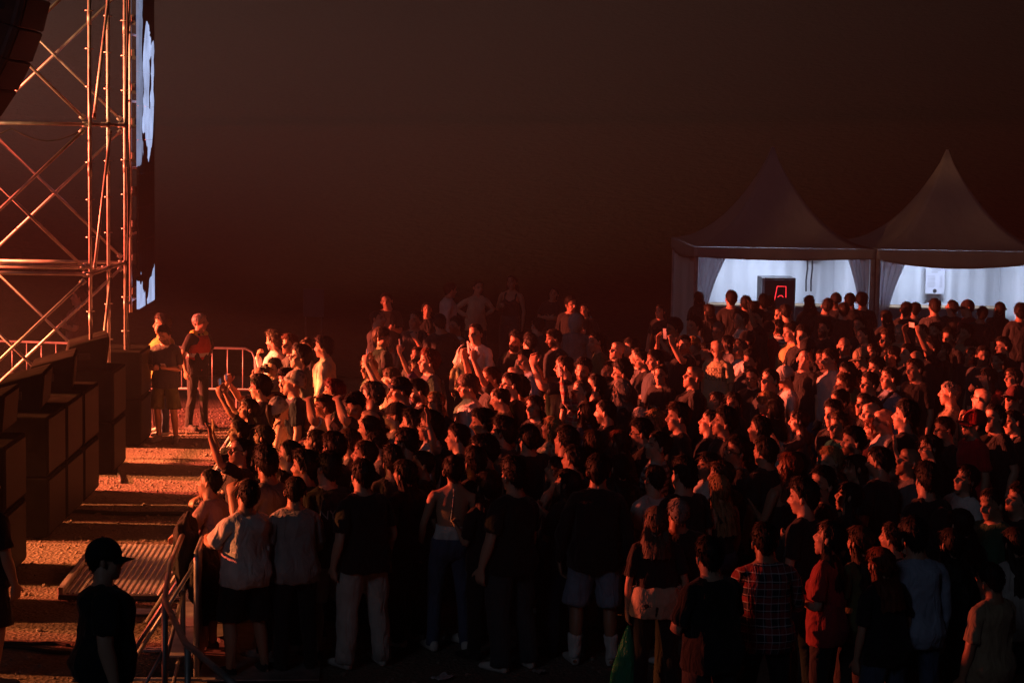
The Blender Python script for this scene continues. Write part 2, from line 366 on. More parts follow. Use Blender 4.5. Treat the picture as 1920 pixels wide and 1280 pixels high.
def build_body(female, tris):
    bm = bmesh.new(); k = .88 if female else 1.0
    _torso(bm, TORSO_F if female else TORSO_M)
    if female:
        for s in (1, -1): _ball(bm, (.085, s*.072, 1.285), (.055, .062, .062))
    for s in (1, -1):
        _ball(bm, SHO[s]+Vector((0, -s*.012, -.008)), (.060*k, .062*k, .064*k))
        _tube(bm, [(-.022, s*.02, 1.535), (-.022, s*.07, 1.475), (-.016, s*.125, 1.435), (-.012, s*.17, 1.415)], [.03*k, .042*k, .050*k, .052*k], 10)
        _arm(bm, s, [(-.03, .05*k), (.03, .058*k), (.10, .053*k), (.18, .047*k), (.25, .041*k), (.29, .039*k), (.34, .042*k), (.40, .039*k), (.48, .031*k), (.545, .025*k)])
        d = ARMD[s]; n = ARMN[s]; X = Vector((1, 0, 0)); w = SHO[s]+d*.535
        _loft(bm, [_ring(w+d*t, X, n, a, b, 12, 2.6) for t, a, b in ((0, .026, .019), (.03, .035, .017), (.07, .042, .015), (.10, .041, .012), (.108, .036, .009))])
        for off, ln, r in ((.031, .070, .0088), (.0105, .079, .0092), (-.0105, .073, .0088), (-.031, .056, .0078)):
            b = w+d*.092+X*off
            _tube(bm, [b, b+d*ln*.45+n*.004, b+d*ln*.85+n*.010, b+d*ln+n*.013], [r*1.05, r, r*.92, r*.55], 8)
        b = w+d*.022+X*.022
        _tube(bm, [b, b+d*.028+X*.026+n*.006, b+d*.055+X*.042+n*.011, b+d*.078+X*.050+n*.014], [.014, .0125, .0105, .006], 8)
        # leg and foot
        _tube(bm, [HIP[s]+Vector((0, 0, .03)), HIP[s]+Vector((0, 0, -.06)), Vector((.008, s*.10, .68)), KNE[s], Vector((-.012, s*.107, .36)), Vector((-.02, s*.109, .2)), ANK[s]],
              [.08, .086, .068, .053, .055, .040, .036], 14)
        _loft(bm, [_ring((x, s*(.110+.1*max(0, x)), z), (0, 1, 0), (0, 0, 1), a, b, 10) for x, z, a, b in ((-.075, .04, .022, .022), (-.05, .045, .035, .042), (.02, .05, .038, .048), (.10, .032, .044, .028), (.165, .022, .038, .018), (.19, .018, .018, .010))])
    # head
    f = .965 if female else 1.0
    _ball(bm, HC+Vector((-.006, 0, 0)), (.098*f, .077*f, .088))
    _ball(bm, (.034, 0, 1.602), (.061*f, .059*f, .084))
    _ball(bm, (.03, 0, 1.578), (.060*f, .064*f, .048))
    _ball(bm, (.070, 0, 1.540), (.024*f, .032*f, .022))
    _ball(bm, (.055, 0, 1.555), (.038*f, .042*f, .03))
    _ball(bm, (.078, 0, 1.661), (.020, .050, .013))
    _ball(bm, (.050, 0, 1.70), (.046, .060, .040))
    for s in (1, -1):
        _ball(bm, (.055, s*.034, 1.610), (.033, .026, .032))
        _ball(bm, (-.006, s*.086*f, 1.628), (.019, .009, .033), Matrix.Rotation(-s*.35, 4, 'Z') @ Matrix.Rotation(-.15, 4, 'Y'))
    _tube(bm, [(.083, 0, 1.660), (.100, 0, 1.640), (.116, 0, 1.612)], [.008, .010, .013], 8)
    for s in (1, -1): _ball(bm, (.103, s*.011, 1.606), (.012, .009, .009))
    _ball(bm, (.084, 0, 1.577), (.015, .024, .008)); _ball(bm, (.082, 0, 1.563), (.015, .021, .009)); _ball(bm, (.075, 0, 1.585), (.024, .034, .026))
    def disp(co, nr):
        co = co.copy()
        for s in (1, -1):
            d2 = ((co[:, 0]-.088)**2/.03**2+(co[:, 1]-s*.033)**2/.0145**2+(co[:, 2]-1.641)**2/.010**2)
            co[:, 0] -= .012*np.exp(-d2)
        m = (co[:, 0] > .05)
        for z, w, h, a in ((1.579, .022, .0055, .005), (1.564, .019, .006, .006), (1.5715, .022, .0028, -.006), (1.549, .022, .006, -.003)):
            co[:, 0] += m*a*np.exp(-(co[:, 1]/w)**2-((co[:, 2]-z)/h)**2)
        return co
    def keep(co):
        head = 1/(1+np.exp(-(co[:, 2]-1.5)/.02))
        face = head*np.clip((co[:, 0]-.02)/.04, 0, 1)
        dh = np.minimum(*[np.linalg.norm(co-np.array(SHO[s]+ARMD[s]*.63), axis=1) for s in (1, -1)])
        hand = np.clip((.14-dh)/.05, 0, 1)
        return np.maximum(np.maximum(face, .55*head), .8*hand)
    return _remeshed(bm, .0065, 5, tris, keep, disp)

def _noise_disp(amp, freq, seed, ystretch=1.0, vert=1.0):
    off = Vector((seed*13.1, seed*7.7, seed*3.3))
    def f(co, nr):
        d = np.array([mnoise.noise(Vector((c[0]*freq, c[1]*freq, c[2]*freq*vert))+off)+.5*mnoise.noise(Vector((c[0]*freq*2.3, c[1]*freq*2.3, c[2]*freq*2.3*vert))+off) for c in co])
        return co+nr*(amp*d)[:, None]
    return f

def build_cloth(kind, female, seed=1, tris=1500):
    bm = bmesh.new(); tab = TORSO_F if female else TORSO_M; k = .90 if female else 1.0
    if kind in ('tee', 'shirt', 'hoodie'):
        g = {'tee': .016, 'shirt': .018, 'hoodie': .030}[kind]
        ex = lambda z: .030 if z < 1.0 else (.024 if z < 1.06 else (.014 if z < 1.22 else 0))
        rings = [(.84, 0, .142, .212)] + [(z, cx, max(rx, .108)+g+ex(z), max(ry, .150)+g+ex(z)) for z, cx, rx, ry in tab if .86 < z < 1.44]
        rings += [(1.452, -.018, tab[9][2]+.013, tab[9][3]+.016), (1.486, -.022, tab[10][2]+.008, tab[10][3]+.004)]
        if kind != 'tee': rings += [(1.512, -.020, .068*k+.006, .070*k+.006)]
        _loft(bm, [_ring((cx, 0, z), (1, 0, 0), (0, 1, 0), a, b, 24, 2.3) for z, cx, a, b in rings])
        if female:
            for s in (1, -1): _ball(bm, (.088, s*.070, 1.285), (.064, .068, .07))
        for s in (1, -1):
            _ball(bm, SHO[s]+Vector((0, -s*.014, -.006)), (.067*k, .066*k, .066*k))
            _tube(bm, [(-.022, s*.035, 1.490), (-.022, s*.075, 1.468), (-.016, s*.125, 1.436), (-.012, s*.17, 1.415)], [.030*k, .050*k, .060*k, .064*k], 10)
            if kind == 'tee': _arm(bm, s, [(-.03, .056*k), (.03, .066*k), (.10, .066*k), (.17, .067*k), (.225, .069*k)])
            else:
                q = .010 if kind == 'hoodie' else 0
                _arm(bm, s, [(-.03, .056*k+q), (.03, .066*k+q), (.12, .062*k+q), (.22, .059*k+q), (.30, .056*k+q), (.40, .053*k+q), (.49, .044*k+q), (.535, .037*k+q)])
        if kind == 'hoodie': _ball(bm, (-.085, 0, 1.46), (.055, .10, .06))
    elif kind == 'vest':
        rings = [(z, cx, rx+.034, ry+.030) for z, cx, rx, ry in TORSO_M if .90 < z < 1.30]
        rings = [(.92, -.008, .155, .212)]+rings+[(1.35, .002, .15, .170), (1.41, -.008, .135, .150), (1.455, -.018, .10, .135), (1.485, -.022, .080, .095)]
        _loft(bm, [_ring((cx, 0, z), (1, 0, 0), (0, 1, 0), a, b, 24, 2.3) for z, cx, a, b in rings])
        for s in (1, -1): _tube(bm, [(-.022, s*.04, 1.490), (-.022, s*.085, 1.478), (-.016, s*.14, 1.452)], [.045, .058, .060], 10)
    elif kind == 'band':
        _loft(bm, [_ring((cx, 0, z), (1, 0, 0), (0, 1, 0), a, b, 24, 2.3) for z, cx, a, b in [(.835, 0, .166, .236), (.90, -.006, .174, .240), (.98, -.012, .178, .238), (1.06, -.004, .168, .224), (1.10, .003, .158, .214)]])
    elif kind in ('sock_l', 'sock_r'):
        for s in ((1,) if kind == 'sock_l' else (-1,)): _tube(bm, [(-.022, s*.110, .07), (-.022, s*.110, .14), (-.018, s*.109, .22), (-.015, s*.108, .27)], [.048, .046, .053, .058], 12)
    elif kind == 'tank':
        rings = [(.985, -.010, tab[3][2]+.010, tab[3][3]+.010)] + [(z, cx, rx+.009, ry+.008) for z, cx, rx, ry in tab if 1.0 < z < 1.33]
        rings += [(1.36, -.002, tab[7][2]-.004, tab[7][3]-.040), (1.385, -.006, tab[8][2]-.012, tab[8][3]-.055)]
        _loft(bm, [_ring((cx, 0, z), (1, 0, 0), (0, 1, 0), a, b, 24, 2.3) for z, cx, a, b in rings])
        if female:
            for s in (1, -1): _ball(bm, (.088, s*.070, 1.285), (.060, .066, .068))
        for s in (1, -1):
            _tube(bm, [(.085, s*.085, 1.34), (.055, s*.092, 1.425), (-.01, s*.095, 1.470), (-.075, s*.088, 1.44), (-.105, s*.08, 1.35)], [.026, .022, .020, .022, .026], 8)
    elif kind == 'halter':
        _loft(bm, [_ring((cx, 0, z), (1, 0, 0), (0, 1, 0), a, b, 24, 2.3) for z, cx, a, b in
                   [(1.03, -.004, tab[3][2]+.006, tab[3][3]+.006), (1.10, .003, tab[4][2]+.007, tab[4][3]+.007), (1.155, .004, tab[4][2]+.007, tab[4][3]+.006)]])
        for s in (1, -1): _ball(bm, (.092, s*.062, 1.285), (.058, .064, .072))
        _ball(bm, (.09, 0, 1.22), (.03, .11, .09))
        for s in (1, -1): _tube(bm, [(.11, s*.06, 1.33), (.06, s*.062, 1.45), (-.03, s*.045, 1.50), (-.078, s*.008, 1.495)], [.012, .009, .008, .008], 8)
        _tube(bm, [(-.082, .004, 1.495), (-.108, .006, 1.40), (-.118, .010, 1.28), (-.112, .012, 1.20)], [.010, .008, .008, .009], 8)
    elif kind in ('trousers', 'shorts', 'jeans'):
        g = .014
        _loft(bm, [_ring((cx, 0, z), (1, 0, 0), (0, 1, 0), a+g, b+g, 24, 2.3) for z, cx, a, b in tab if .82 < z < 1.05])
        for s in (1, -1):
            if kind == 'shorts':
                _tube(bm, [HIP[s]+Vector((0, s*.004, .02)), HIP[s]+Vector((0, s*.006, -.07)), Vector((.008, s*.108, .70)), Vector((.010, s*.112, .56)), Vector((.012, s*.113, .52))], [.094, .099, .098, .100, .100], 18)
            else:
                w = 1.0 if kind == 'jeans' else 1.22
                _tube(bm, [HIP[s]+Vector((0, 0, .02)), HIP[s]+Vector((0, s*.004, -.07)), Vector((.008, s*.104, .68)), KNE[s], Vector((-.008, s*.110, .34)), Vector((-.012, s*.112, .15)), Vector((-.010, s*.112, .055))],
                      [.092, .095, .082*w, .068*w, .065*w, .060*w, .062*w], 18)
    amp = {'tank': .004, 'halter': .002, 'jeans': .006, 'trousers': .010}.get(kind, .014)
    return _remeshed(bm, .008 if kind in ('tank', 'halter') else .012, 1, tris, None, _noise_disp(amp, 11.0 if kind not in ('trousers', 'jeans') else 9.0, seed, vert=.55))

def build_shoe():
    bm = bmesh.new(); s = 1
    _loft(bm, [_ring((x, .110+.1*max(0, x), z), (0, 1, 0), (0, 0, 1), a, b, 12, 2.6) for x, z, a, b in ((-.088, .045, .024, .034), (-.07, .052, .038, .05), (-.02, .062, .044, .06), (.05, .050, .047, .048), (.12, .038, .052, .036), (.185, .032, .044, .028), (.21, .028, .022, .018))])
    return _remeshed(bm, .010, 1, 260)

# bones: name, parent, head, tail, reach (how far its influence goes)
BONES = [('pelvis', -1, Vector((0, 0, .90)), Vector((0, 0, 1.04)), .15), ('chest', 0, Vector((0, 0, 1.12)), Vector((0, 0, 1.40)), .16),
         ('head', 1, Vector((-.012, 0, 1.52)), Vector((0, 0, 1.68)), .085)]
BI = {'pelvis': 0, 'chest': 1, 'head': 2}
for _s, _n in ((1, 'l'), (-1, 'r')):
    def _add(nm, par, h, t, r):
        BI[nm] = len(BONES); BONES.append((nm, BI[par], h.copy(), t.copy(), r))
    o, d, n = SHO[_s], ARMD[_s], ARMN[_s]; X = Vector((1, 0, 0))
    _add('ua_'+_n, 'chest', o+d*.04, o+d*UA, .06); _add('fa_'+_n, 'ua_'+_n, o+d*UA, o+d*(UA+FA), .045)
    w = o+d*.535
    _add('hand_'+_n, 'fa_'+_n, o+d*(UA+FA), w+d*.085, .04)
    _add('fp_'+_n, 'hand_'+_n, w+d*.108, w+d*.135, .035); _add('fd_'+_n, 'fp_'+_n, w+d*.140, w+d*.175, .03)
    _add('th_'+_n, 'hand_'+_n, w+d*.045+X*.04+n*.008, w+d*.095+X*.07+n*.014, .012)
    _add('thigh_'+_n, 'pelvis', HIP[_s]-Vector((0, 0, .05)), KNE[_s], .10); _add('shin_'+_n, 'thigh_'+_n, KNE[_s], ANK[_s], .07); _add('foot_'+_n, 'shin_'+_n, ANK[_s]+Vector((.03, 0, -.03)), ANK[_s]+Vector((.16, _s*.012, -.06)), .05)

def skin_weights(co):
    N = len(co); W = np.zeros((N, len(BONES)))
    for i, (nm, par, h, t, r) in enumerate(BONES):
        a = np.array(h); b = np.array(t); ab = b-a
        u = np.clip(((co-a)@ab)/(ab@ab), 0, 1)
        d = np.linalg.norm(co-(a+u[:, None]*ab), axis=1)
        w = 1/(d/r+.05)**(8 if r < .05 else 6)
        side = 1 if nm.endswith('_l') else (-1 if nm.endswith('_r') else 0)
        if side:
            w = w*(1/(1+np.exp(-(co[:, 1]*side-.0)/.012)))
        if nm[:2] in ('ua', 'fa'):  # the arm starts outside the chest
            q = (co-np.array(SHO[side]))@np.array(ARMD[side])
            w = w*(1/(1+np.exp(-(q+.002)/.030)))
        if nm[:4] in ('hand',) or nm[:3] in ('fp_', 'fd_', 'th_'):
            q = (co-np.array(SHO[side]))@np.array(ARMD[side]); w = w*(q > .40)
        if nm[:5] in ('thigh', 'shin_', 'foot_'):
            w = w*(1/(1+np.exp((co[:, 2]-.90)/.025)))
        if nm == 'pelvis': w = w*(1/(1+np.exp(-(co[:, 2]-.80)/.03)))
        if nm == 'head': w = w*(1/(1+np.exp(-(co[:, 2]-1.525)/.012)))
        if nm == 'chest': w = w*(1/(1+np.exp((co[:, 2]-1.58)/.012)))
        W[:, i] = w
    W /= W.sum(1)[:, None]
    W[W < .01] = 0
    return W/W.sum(1)[:, None]

def frame_rot(d0, n0, d, n):
    d0 = Vector(d0).normalized(); d = Vector(d).normalized()
    def fr(a, b):
        b = (b-a*b.dot(a)).normalized(); c = a.cross(b)
        return Matrix((a, b, c)).transposed()
    return fr(d, Vector(n)) @ fr(d0, Vector(n0)).transposed()

def about(R, p):
    return Matrix.Translation(p) @ R.to_4x4() @ Matrix.Translation(-Vector(p))

# arm poses for the left arm in the chest frame: upper arm, forearm, hand, palm normal, finger curl, thumb
ARMS = {
 'down':   ((.06, .20, -1), (.26, .04, -1), (.18, -.02, -1), (.1, -1, 0), .5),
 'back':   ((-.35, .25, -1), (.05, -.25, -1), (0, -.2, -1), (0, -1, 0), .6),
 'hips':   ((-.25, .72, -.72), (.42, -.80, -.42), (.5, -.6, -.6), (0, -.4, -1), .4),
 'pocket': ((-.12, .30, -1), (.42, -.05, -1), (.2, -.15, -1), (0, -1, 0), .6),
 'hold':   ((.12, .22, -1), (.85, -.38, .28), (.9, -.3, .35), (-.1, -.75, .6), .9),
 'text':   ((.08, .16, -1), (.86, -.48, .16), (.9, -.35, .2), (-.25, -.3, .9), .8),
 'cross':  ((.30, .22, -.95), (.52, -.92, .10), (.2, -1, .1), (-.9, -.1, .2), .4),
 'rail':   ((.62, .30, -.75), (.85, -.42, .06), (.8, -.6, -.25), (.1, -.2, -1), .6),
 'phone':  ((.88, .22, .12), (.38, -.42, .85), (.15, -.15, 1), (-.35, -.95, 0), .6),
 'high':   ((.72, .20, .70), (.42, -.18, .95), (.15, -.1, 1), (-.3, -.95, 0), .6),
 'up':     ((.62, .30, .35), (.30, -.08, 1), (.1, 0, 1), (1, -.2, .1), .2),
 'wave':   ((.70, .42, -.22), (.34, .0, 1), (.05, .02, 1), (1, -.25, .1), .05),
 'reach':  ((.78, .30, .05), (.75, -.10, .62), (.6, -.1, .75), (.6, -.6, -.4), .35),
 'brow':   ((.55, .62, .42), (.10, -.78, .62), (-.05, -1, .12), (-.3, .1, -1), .25),
 'mouth':  ((.42, .25, -.85), (.38, -.40, .92), (.1, -.5, .9), (-.9, -.4, 0), 1.0),
 'clasp':  ((.50, .18, -.65), (.48, -.52, .85), (.3, -.45, .9), (0, -1, -.2), .9),
 'drink':  ((.62, .35, -.05), (.05, -.60, .75), (0, -.6, .6), (-.6, -.7, 0), 1.0),
 'camera': ((.60, .32, -.30), (.30, -.62, .75), (.2, -.6, .7), (-.5, -.8, .1), 1.0),
 'side':   ((.10, .42, -.92), (.30, .20, -.95), (.2, .1, -1), (.1, -1, 0), .6),
}

def solve_pose(P, rnd):
    """P: dict of pose settings -> list of 4x4 matrices, one for each bone"""
    M = [None]*len(BONES)
    lean, twist, tilt = P.get('lean', 0), P.get('twist', 0), P.get('tilt', 0)
    pelvis = Matrix.Rotation(radians(P.get('hipz', 0)), 4, 'Z') @ about(Matrix.Rotation(radians(P.get('sway', 0)), 3, 'X'), Vector((0, 0, .93)))
    M[0] = pelvis
    Rc = Matrix.Rotation(radians(twist), 3, 'Z') @ Matrix.Rotation(radians(lean), 3, 'Y') @ Matrix.Rotation(radians(tilt), 3, 'X')
    M[1] = pelvis @ about(Rc, Vector((0, 0, 1.08)))
    hy, hp, hr = P.get('hy', 0), P.get('hp', 0), P.get('hr', 0)
    Rh = Matrix.Rotation(radians(hy), 3, 'Z') @ Matrix.Rotation(radians(hp), 3, 'Y') @ Matrix.Rotation(radians(hr), 3, 'X')
    Rh = Matrix.Rotation(radians(-lean*.7), 3, 'Y') @ Rh
    M[2] = M[1] @ about(Rh, Vector((-.014, 0, 1.535)))
    C = M[1].to_3x3()
    for s, n in ((1, 'l'), (-1, 'r')):
        a = ARMS[P.get('arm_'+n, 'down')]
        j = lambda v, k: Vector((v[0]+rnd.uniform(-k, k), s*v[1]+rnd.uniform(-k, k), v[2]+rnd.uniform(-k, k)))
        du, df, dh, pn = j(a[0], .06), j(a[1], .06), j(a[2], .04), Vector((a[3][0], s*a[3][1], a[3][2]))
        d0, n0 = ARMD[s], ARMN[s]
        su = SHO[s]
        qn = Vector((0, -s, 0)) if abs(du.normalized().y) < .8 else Vector((0, 0, -1))
        if du.z > -.2: qn = Vector((0, -s*1, -.0))
        Ru = C @ frame_rot(d0, n0, du, qn)
        shrug = Vector((0, 0, .03 if du.normalized().z > .1 else 0))
        ps = M[1] @ (su+shrug)
        Mu = Matrix.Translation(ps) @ Ru.to_4x4() @ Matrix.Translation(-su)
        M[BI['ua_'+n]] = Mu
        el = su+d0*UA; pe = Mu @ el
        Rf = C @ frame_rot(d0, n0, df, pn)
        Mf = Matrix.Translation(pe) @ Rf.to_4x4() @ Matrix.Translation(-el)
        M[BI['fa_'+n]] = Mf
        wr = su+d0*(UA+FA-.005); pw = Mf @ wr
        Rw = C @ frame_rot(d0, n0, dh, pn)
        Mh = Matrix.Translation(pw) @ Rw.to_4x4() @ Matrix.Translation(-wr)
        M[BI['hand_'+n]] = Mh
        curl = a[4]*rnd.uniform(.8, 1.15)
        ax = d0.cross(n0)
        k1 = su+d0*.640; k2 = su+d0*.675
        M[BI['fp_'+n]] = Mh @ about(Matrix.Rotation(curl, 3, ax), k1)
        M[BI['fd_'+n]] = M[BI['fp_'+n]] @ about(Matrix.Rotation(curl*1.1, 3, ax), k2)
        tb = su+d0*.56+Vector((.03, 0, 0))
        M[BI['th_'+n]] = Mh @ about(Matrix.Rotation(-.35*curl, 3, d0), tb)
        # leg
        L = P.get('leg_'+n, (0, 0, 0, 0))   # swing forward, out, knee bend, foot yaw (degrees)
        Rt = Matrix.Rotation(radians(L[3]), 3, 'Z') @ Matrix.Rotation(radians(s*L[1]), 3, 'X') @ Matrix.Rotation(radians(-L[0]), 3, 'Y')
        Mt = pelvis @ about(Rt, HIP[s]); M[BI['thigh_'+n]] = Mt
        Ms = Mt @ about(Matrix.Rotation(radians(L[2]), 3, 'Y'), KNE[s]); M[BI['shin_'+n]] = Ms
        M[BI['foot_'+n]] = Ms @ about(Matrix.Rotation(radians(L[0]-L[2]), 3, 'Y'), ANK[s])
    return M

def skin(co, W, mats):
    A = np.array([np.array(m) for m in mats])            # B,4,4
    h = np.concatenate([co, np.ones((len(co), 1))], 1)
    out = np.zeros((len(co), 3))
    for b in range(len(A)):
        w = W[:, b]; ix = np.nonzero(w)[0]
        if len(ix): out[ix] += w[ix, None]*(h[ix]@A[b, :3].T)
    return out

# ---------- hair, caps, glasses: made once in the rest head frame and shared
def _hair_limit(az, low_back=1.545, front=1.712):
    a = abs(az)
    xs = [0, 35, 58, 72, 84, 95, 110, 135, 180]
    ys = [front, front-.003, front-.014, 1.672, 1.630, 1.668, 1.612, low_back+.015, low_back]
    return float(np.interp(a, xs, ys))

def hair_mesh(name, thick=.016, amp=.010, freq=7.0, long=None, front=1.712, low_back=1.545, seed=0, top=0.0, tail=None, bun=False, fringe=False, wave=0.0):
    rnd = random.Random(seed*77+5); off = Vector((seed*5.3, seed*2.1, seed*9.7))
    NA, NT = 56, 11; verts = []; faces = []
    R = Vector((.099, .079, .089)); C = HC+Vector((-.006, 0, 0))
    rows = []
    for j in range(NT+1):
        t = j/NT; row = []
        for i in range(NA):
            az = -180+360*i/NA; a = radians(az)
            zl = _hair_limit(az, low_back, 1.668 if fringe else front)
            sz = max(-1, min(1, (zl-C.z)/R.z)); el_lim = math.acos(sz) if abs(sz) < 1 else (0 if sz > 0 else pi)
            if zl < C.z-R.z*.8: el_lim = radians(150)
            el = max(.06, el_lim*t) if j else .0
            dirv = Vector((sin(el)*cos(a), sin(el)*sin(a), cos(el)))
            p = C+Vector((dirv.x*R.x, dirv.y*R.y, dirv.z*R.z))
            if zl < C.z and t > .6:  # nape: follow the neck
                p.z = min(p.z, C.z+(zl-C.z)*((t-.6)/.4)) if p.z < C.z else p.z
            th = thick*(1-.75*max(0, (t-.72)/.28)**1.5)+top*max(0, dirv.z)**2
            nz = mnoise.noise(dirv*freq+off)+.5*mnoise.noise(dirv*freq*2.4+off)
            streak = mnoise.noise(Vector((az*.11, t*1.2, seed*3.7)))
            add = dirv*(th+amp*nz*(.3+.7*min(1, t*3))+amp*.55*streak*t); add.y *= .68; p += add
            row.append(p)
        rows.append(row)
    if long:
        zend, spread = long
        NL = 9
        base = rows[-1]
        for j in range(1, NL+1):
            t = j/NL; row = []
            for i in range(NA):
                az = -180+360*i/NA; a = radians(az); aa = abs(az)
                b = base[i]
                k = np.clip((aa-66)/22, 0, 1)
                if k <= 0:
                    row.append(b.copy()+Vector((-.004*t, 0, 0))); continue
                ze = zend+.03*mnoise.noise(Vector((az*.09, seed, 0)))+.05*max(0, 1-(aa-66)/50)
                z = b.z+(ze-b.z)*t
                rx = .108+spread*t*.5; ry = .088+spread*t
                tx = C.x-.012-.028*min(1, t*2)+rx*cos(a); ty = ry*sin(a)
                bl = min(1, t*3)
                w = wave*sin(t*11+az*.05+seed)
                q = Vector((b.x*(1-bl)+tx*bl, b.y*(1-bl)+ty*bl, z))
                nz = mnoise.noise(Vector((az*.085, t*1.5, seed*2.2)))
                q += Vector((cos(a), sin(a), 0))*(nz*.014+w)*(.4+.6*t)
                row.append(b*(1-k)+q*k)
            rows.append(row)
    for r in rows: verts += [tuple(v) for v in r]
    for j in range(len(rows)-1):
        for i in range(NA):
            k = (i+1) % NA
            faces.append((j*NA+i, (j+1)*NA+i, (j+1)*NA+k, j*NA+k))
    bm = bmesh.new()
    bv = [bm.verts.new(v) for v in verts]
    for f in faces: bm.faces.new([bv[i] for i in f])
    bm.faces.new([bv[i] for i in range(NA)])
    bmesh.ops.remove_doubles(bm, verts=bm.verts, dist=.0004)
    # loose locks that break up the outline
    nl = 190 if not tail else 90
    for _ in range(nl):
        az = rnd.uniform(-180, 180); t = rnd.uniform(.25, 1.0) if not long else rnd.uniform(.2, .9)
        j = min(len(rows)-2, int(t*(len(rows)-1))); i = int((az+180)/360*NA) % NA
        if long and abs(az) < 66: j = min(j, NT-1)
        if not long and 60 < abs(az) < 112: j = min(j, NT-4)
        p = rows[j][i]; q = rows[min(j+2, len(rows)-1)][i]
        out = (p-C); out.z *= .3; out = out.normalized() if out.length > 1e-4 else Vector((0, 0, 1))
        d = (q-p)
        if d.length < .004: d = Vector((0, 0, -.02))
        d = d.normalized()*rnd.uniform(.02, .05)*(1.6 if long else 1)+out*rnd.uniform(.004, .016)*(1 if amp < .012 else 2)
        side = d.cross(out).normalized()*rnd.uniform(.002, .006)
        b0 = p+out*.001; v0 = bm.verts.new(b0-side); v1 = bm.verts.new(b0+side); v2 = bm.verts.new(b0+out*.005); v3 = bm.verts.new(b0+d)
        for tri in ((v0, v2, v3), (v2, v1, v3), (v1, v0, v3)): bm.faces.new(tri)
    if tail:
        z0, ln = tail
        pts = [Vector((-.095, 0, z0)), Vector((-.135, .004, z0+.012)), Vector((-.150, .006, z0-.05)), Vector((-.142, .002, z0-.05-ln*.5)), Vector((-.130, -.004, z0-.05-ln))]
        _tube(bm, pts, [.022, .030, .033, .028, .006], 10)
    if bun: _ball(bm, Vector((-.075, 0, 1.755)), (.042, .045, .038)); 
    bmesh.ops.recalc_face_normals(bm, faces=bm.faces)
    me = bpy.data.meshes.new(name); bm.to_mesh(me); bm.free()
    me.polygons.foreach_set('use_smooth', [True]*len(me.polygons)); me.update()
    return me

def cap_mesh(brim=True, backwards=False):
    bm = bmesh.new(); C = HC+Vector((-.006, 0, .004)); N = 28; rows = []
    for j in range(9):
        e = radians(6+j*(86-6)/8.0)
        rows.append([C+Vector((sin(e)*cos(2*pi*i/N)*.113, sin(e)*sin(2*pi*i/N)*.094, cos(e)*.108+.006)) for i in range(N)])
    rows.append([C+Vector((cos(2*pi*i/N)*.112, sin(2*pi*i/N)*.093, -.018)) for i in range(N)])
    rows.append([C+Vector((cos(2*pi*i/N)*.100, sin(2*pi*i/N)*.080, -.016)) for i in range(N)])
    _loft(bm, rows)
    _ball(bm, C+Vector((0, 0, .114)), (.008, .008, .006))
    if brim:
        sx = -1 if backwards else 1
        top = []; bot = []
        for j in range(4):
            t = j/3
            for i in range(11):
                a = radians(-62+124*i/10)
                r = Vector((cos(a)*.108, sin(a)*.090, 0)); ex = .078*cos(a*1.25)*t
                p = C+Vector(((r.x+ex)*sx, r.y*(1-.06*t), -.012-.016*t-.012*(sin(a)**2)*(1+t)))
                top.append(bm.verts.new(p)); bot.append(bm.verts.new(p-Vector((0, 0, .004))))
        for j in range(3):
            for i in range(10):
                k = j*11+i
                bm.faces.new((top[k], top[k+11], top[k+12], top[k+1])); bm.faces.new((bot[k], bot[k+1], bot[k+12], bot[k+11]))
        for i in range(10):
            k = 33+i; bm.faces.new((top[k], bot[k], bot[k+1], top[k+1]))
    bmesh.ops.recalc_face_normals(bm, faces=bm.faces)
    me = bpy.data.meshes.new('cap'); bm.to_mesh(me); bm.free()
    me.polygons.foreach_set('use_smooth', [True]*len(me.polygons)); return me

def beanie_mesh():
    bm = bmesh.new(); C = HC+Vector((-.010, 0, .002)); N = 28; rows = []
    for j in range(9):
        e = radians(6+j*10); k = 1+.02*mnoise.noise(Vector((j, 0, 0)))
        rows.append([C+Vector((sin(e)*cos(2*pi*i/N)*.114*k-.012*cos(e), sin(e)*sin(2*pi*i/N)*.096, cos(e)*.122)) for i in range(N)])
    for dz, g in ((-.004, .008), (-.03, .010), (-.04, .004), (-.038, -.010)):
        rows.append([C+Vector((cos(2*pi*i/N)*(.113+g), sin(2*pi*i/N)*(.094+g), dz+.022*cos(2*pi*i/N))) for i in range(N)])
    _loft(bm, rows); bmesh.ops.recalc_face_normals(bm, faces=bm.faces)
    me = bpy.data.meshes.new('beanie'); bm.to_mesh(me); bm.free()
    me.polygons.foreach_set('use_smooth', [True]*len(me.polygons)); return me

def band_mesh():
    bm = bmesh.new(); N = 32; C = HC+Vector((-.006, 0, .012)); rows = []
    for dz, g in ((-.020, 0), (-.016, .012), (.016, .010), (.020, 0)):
        rows.append([C+Vector((cos(2*pi*i/N)*(.112+g), sin(2*pi*i/N)*(.092+g), dz+.022*cos(2*pi*i/N))) for i in range(N)])
    for a, b in zip(rows, rows[1:]+rows[:1]):
        va = [bm.verts.new(p) for p in a]; vb = [bm.verts.new(p) for p in b]
        for i in range(N): bm.faces.new((va[i], va[(i+1) % N], vb[(i+1) % N], vb[i]))
    bmesh.ops.remove_doubles(bm, verts=bm.verts, dist=1e-5); bmesh.ops.recalc_face_normals(bm, faces=bm.faces)
    me = bpy.data.meshes.new('headband'); bm.to_mesh(me); bm.free(); return me

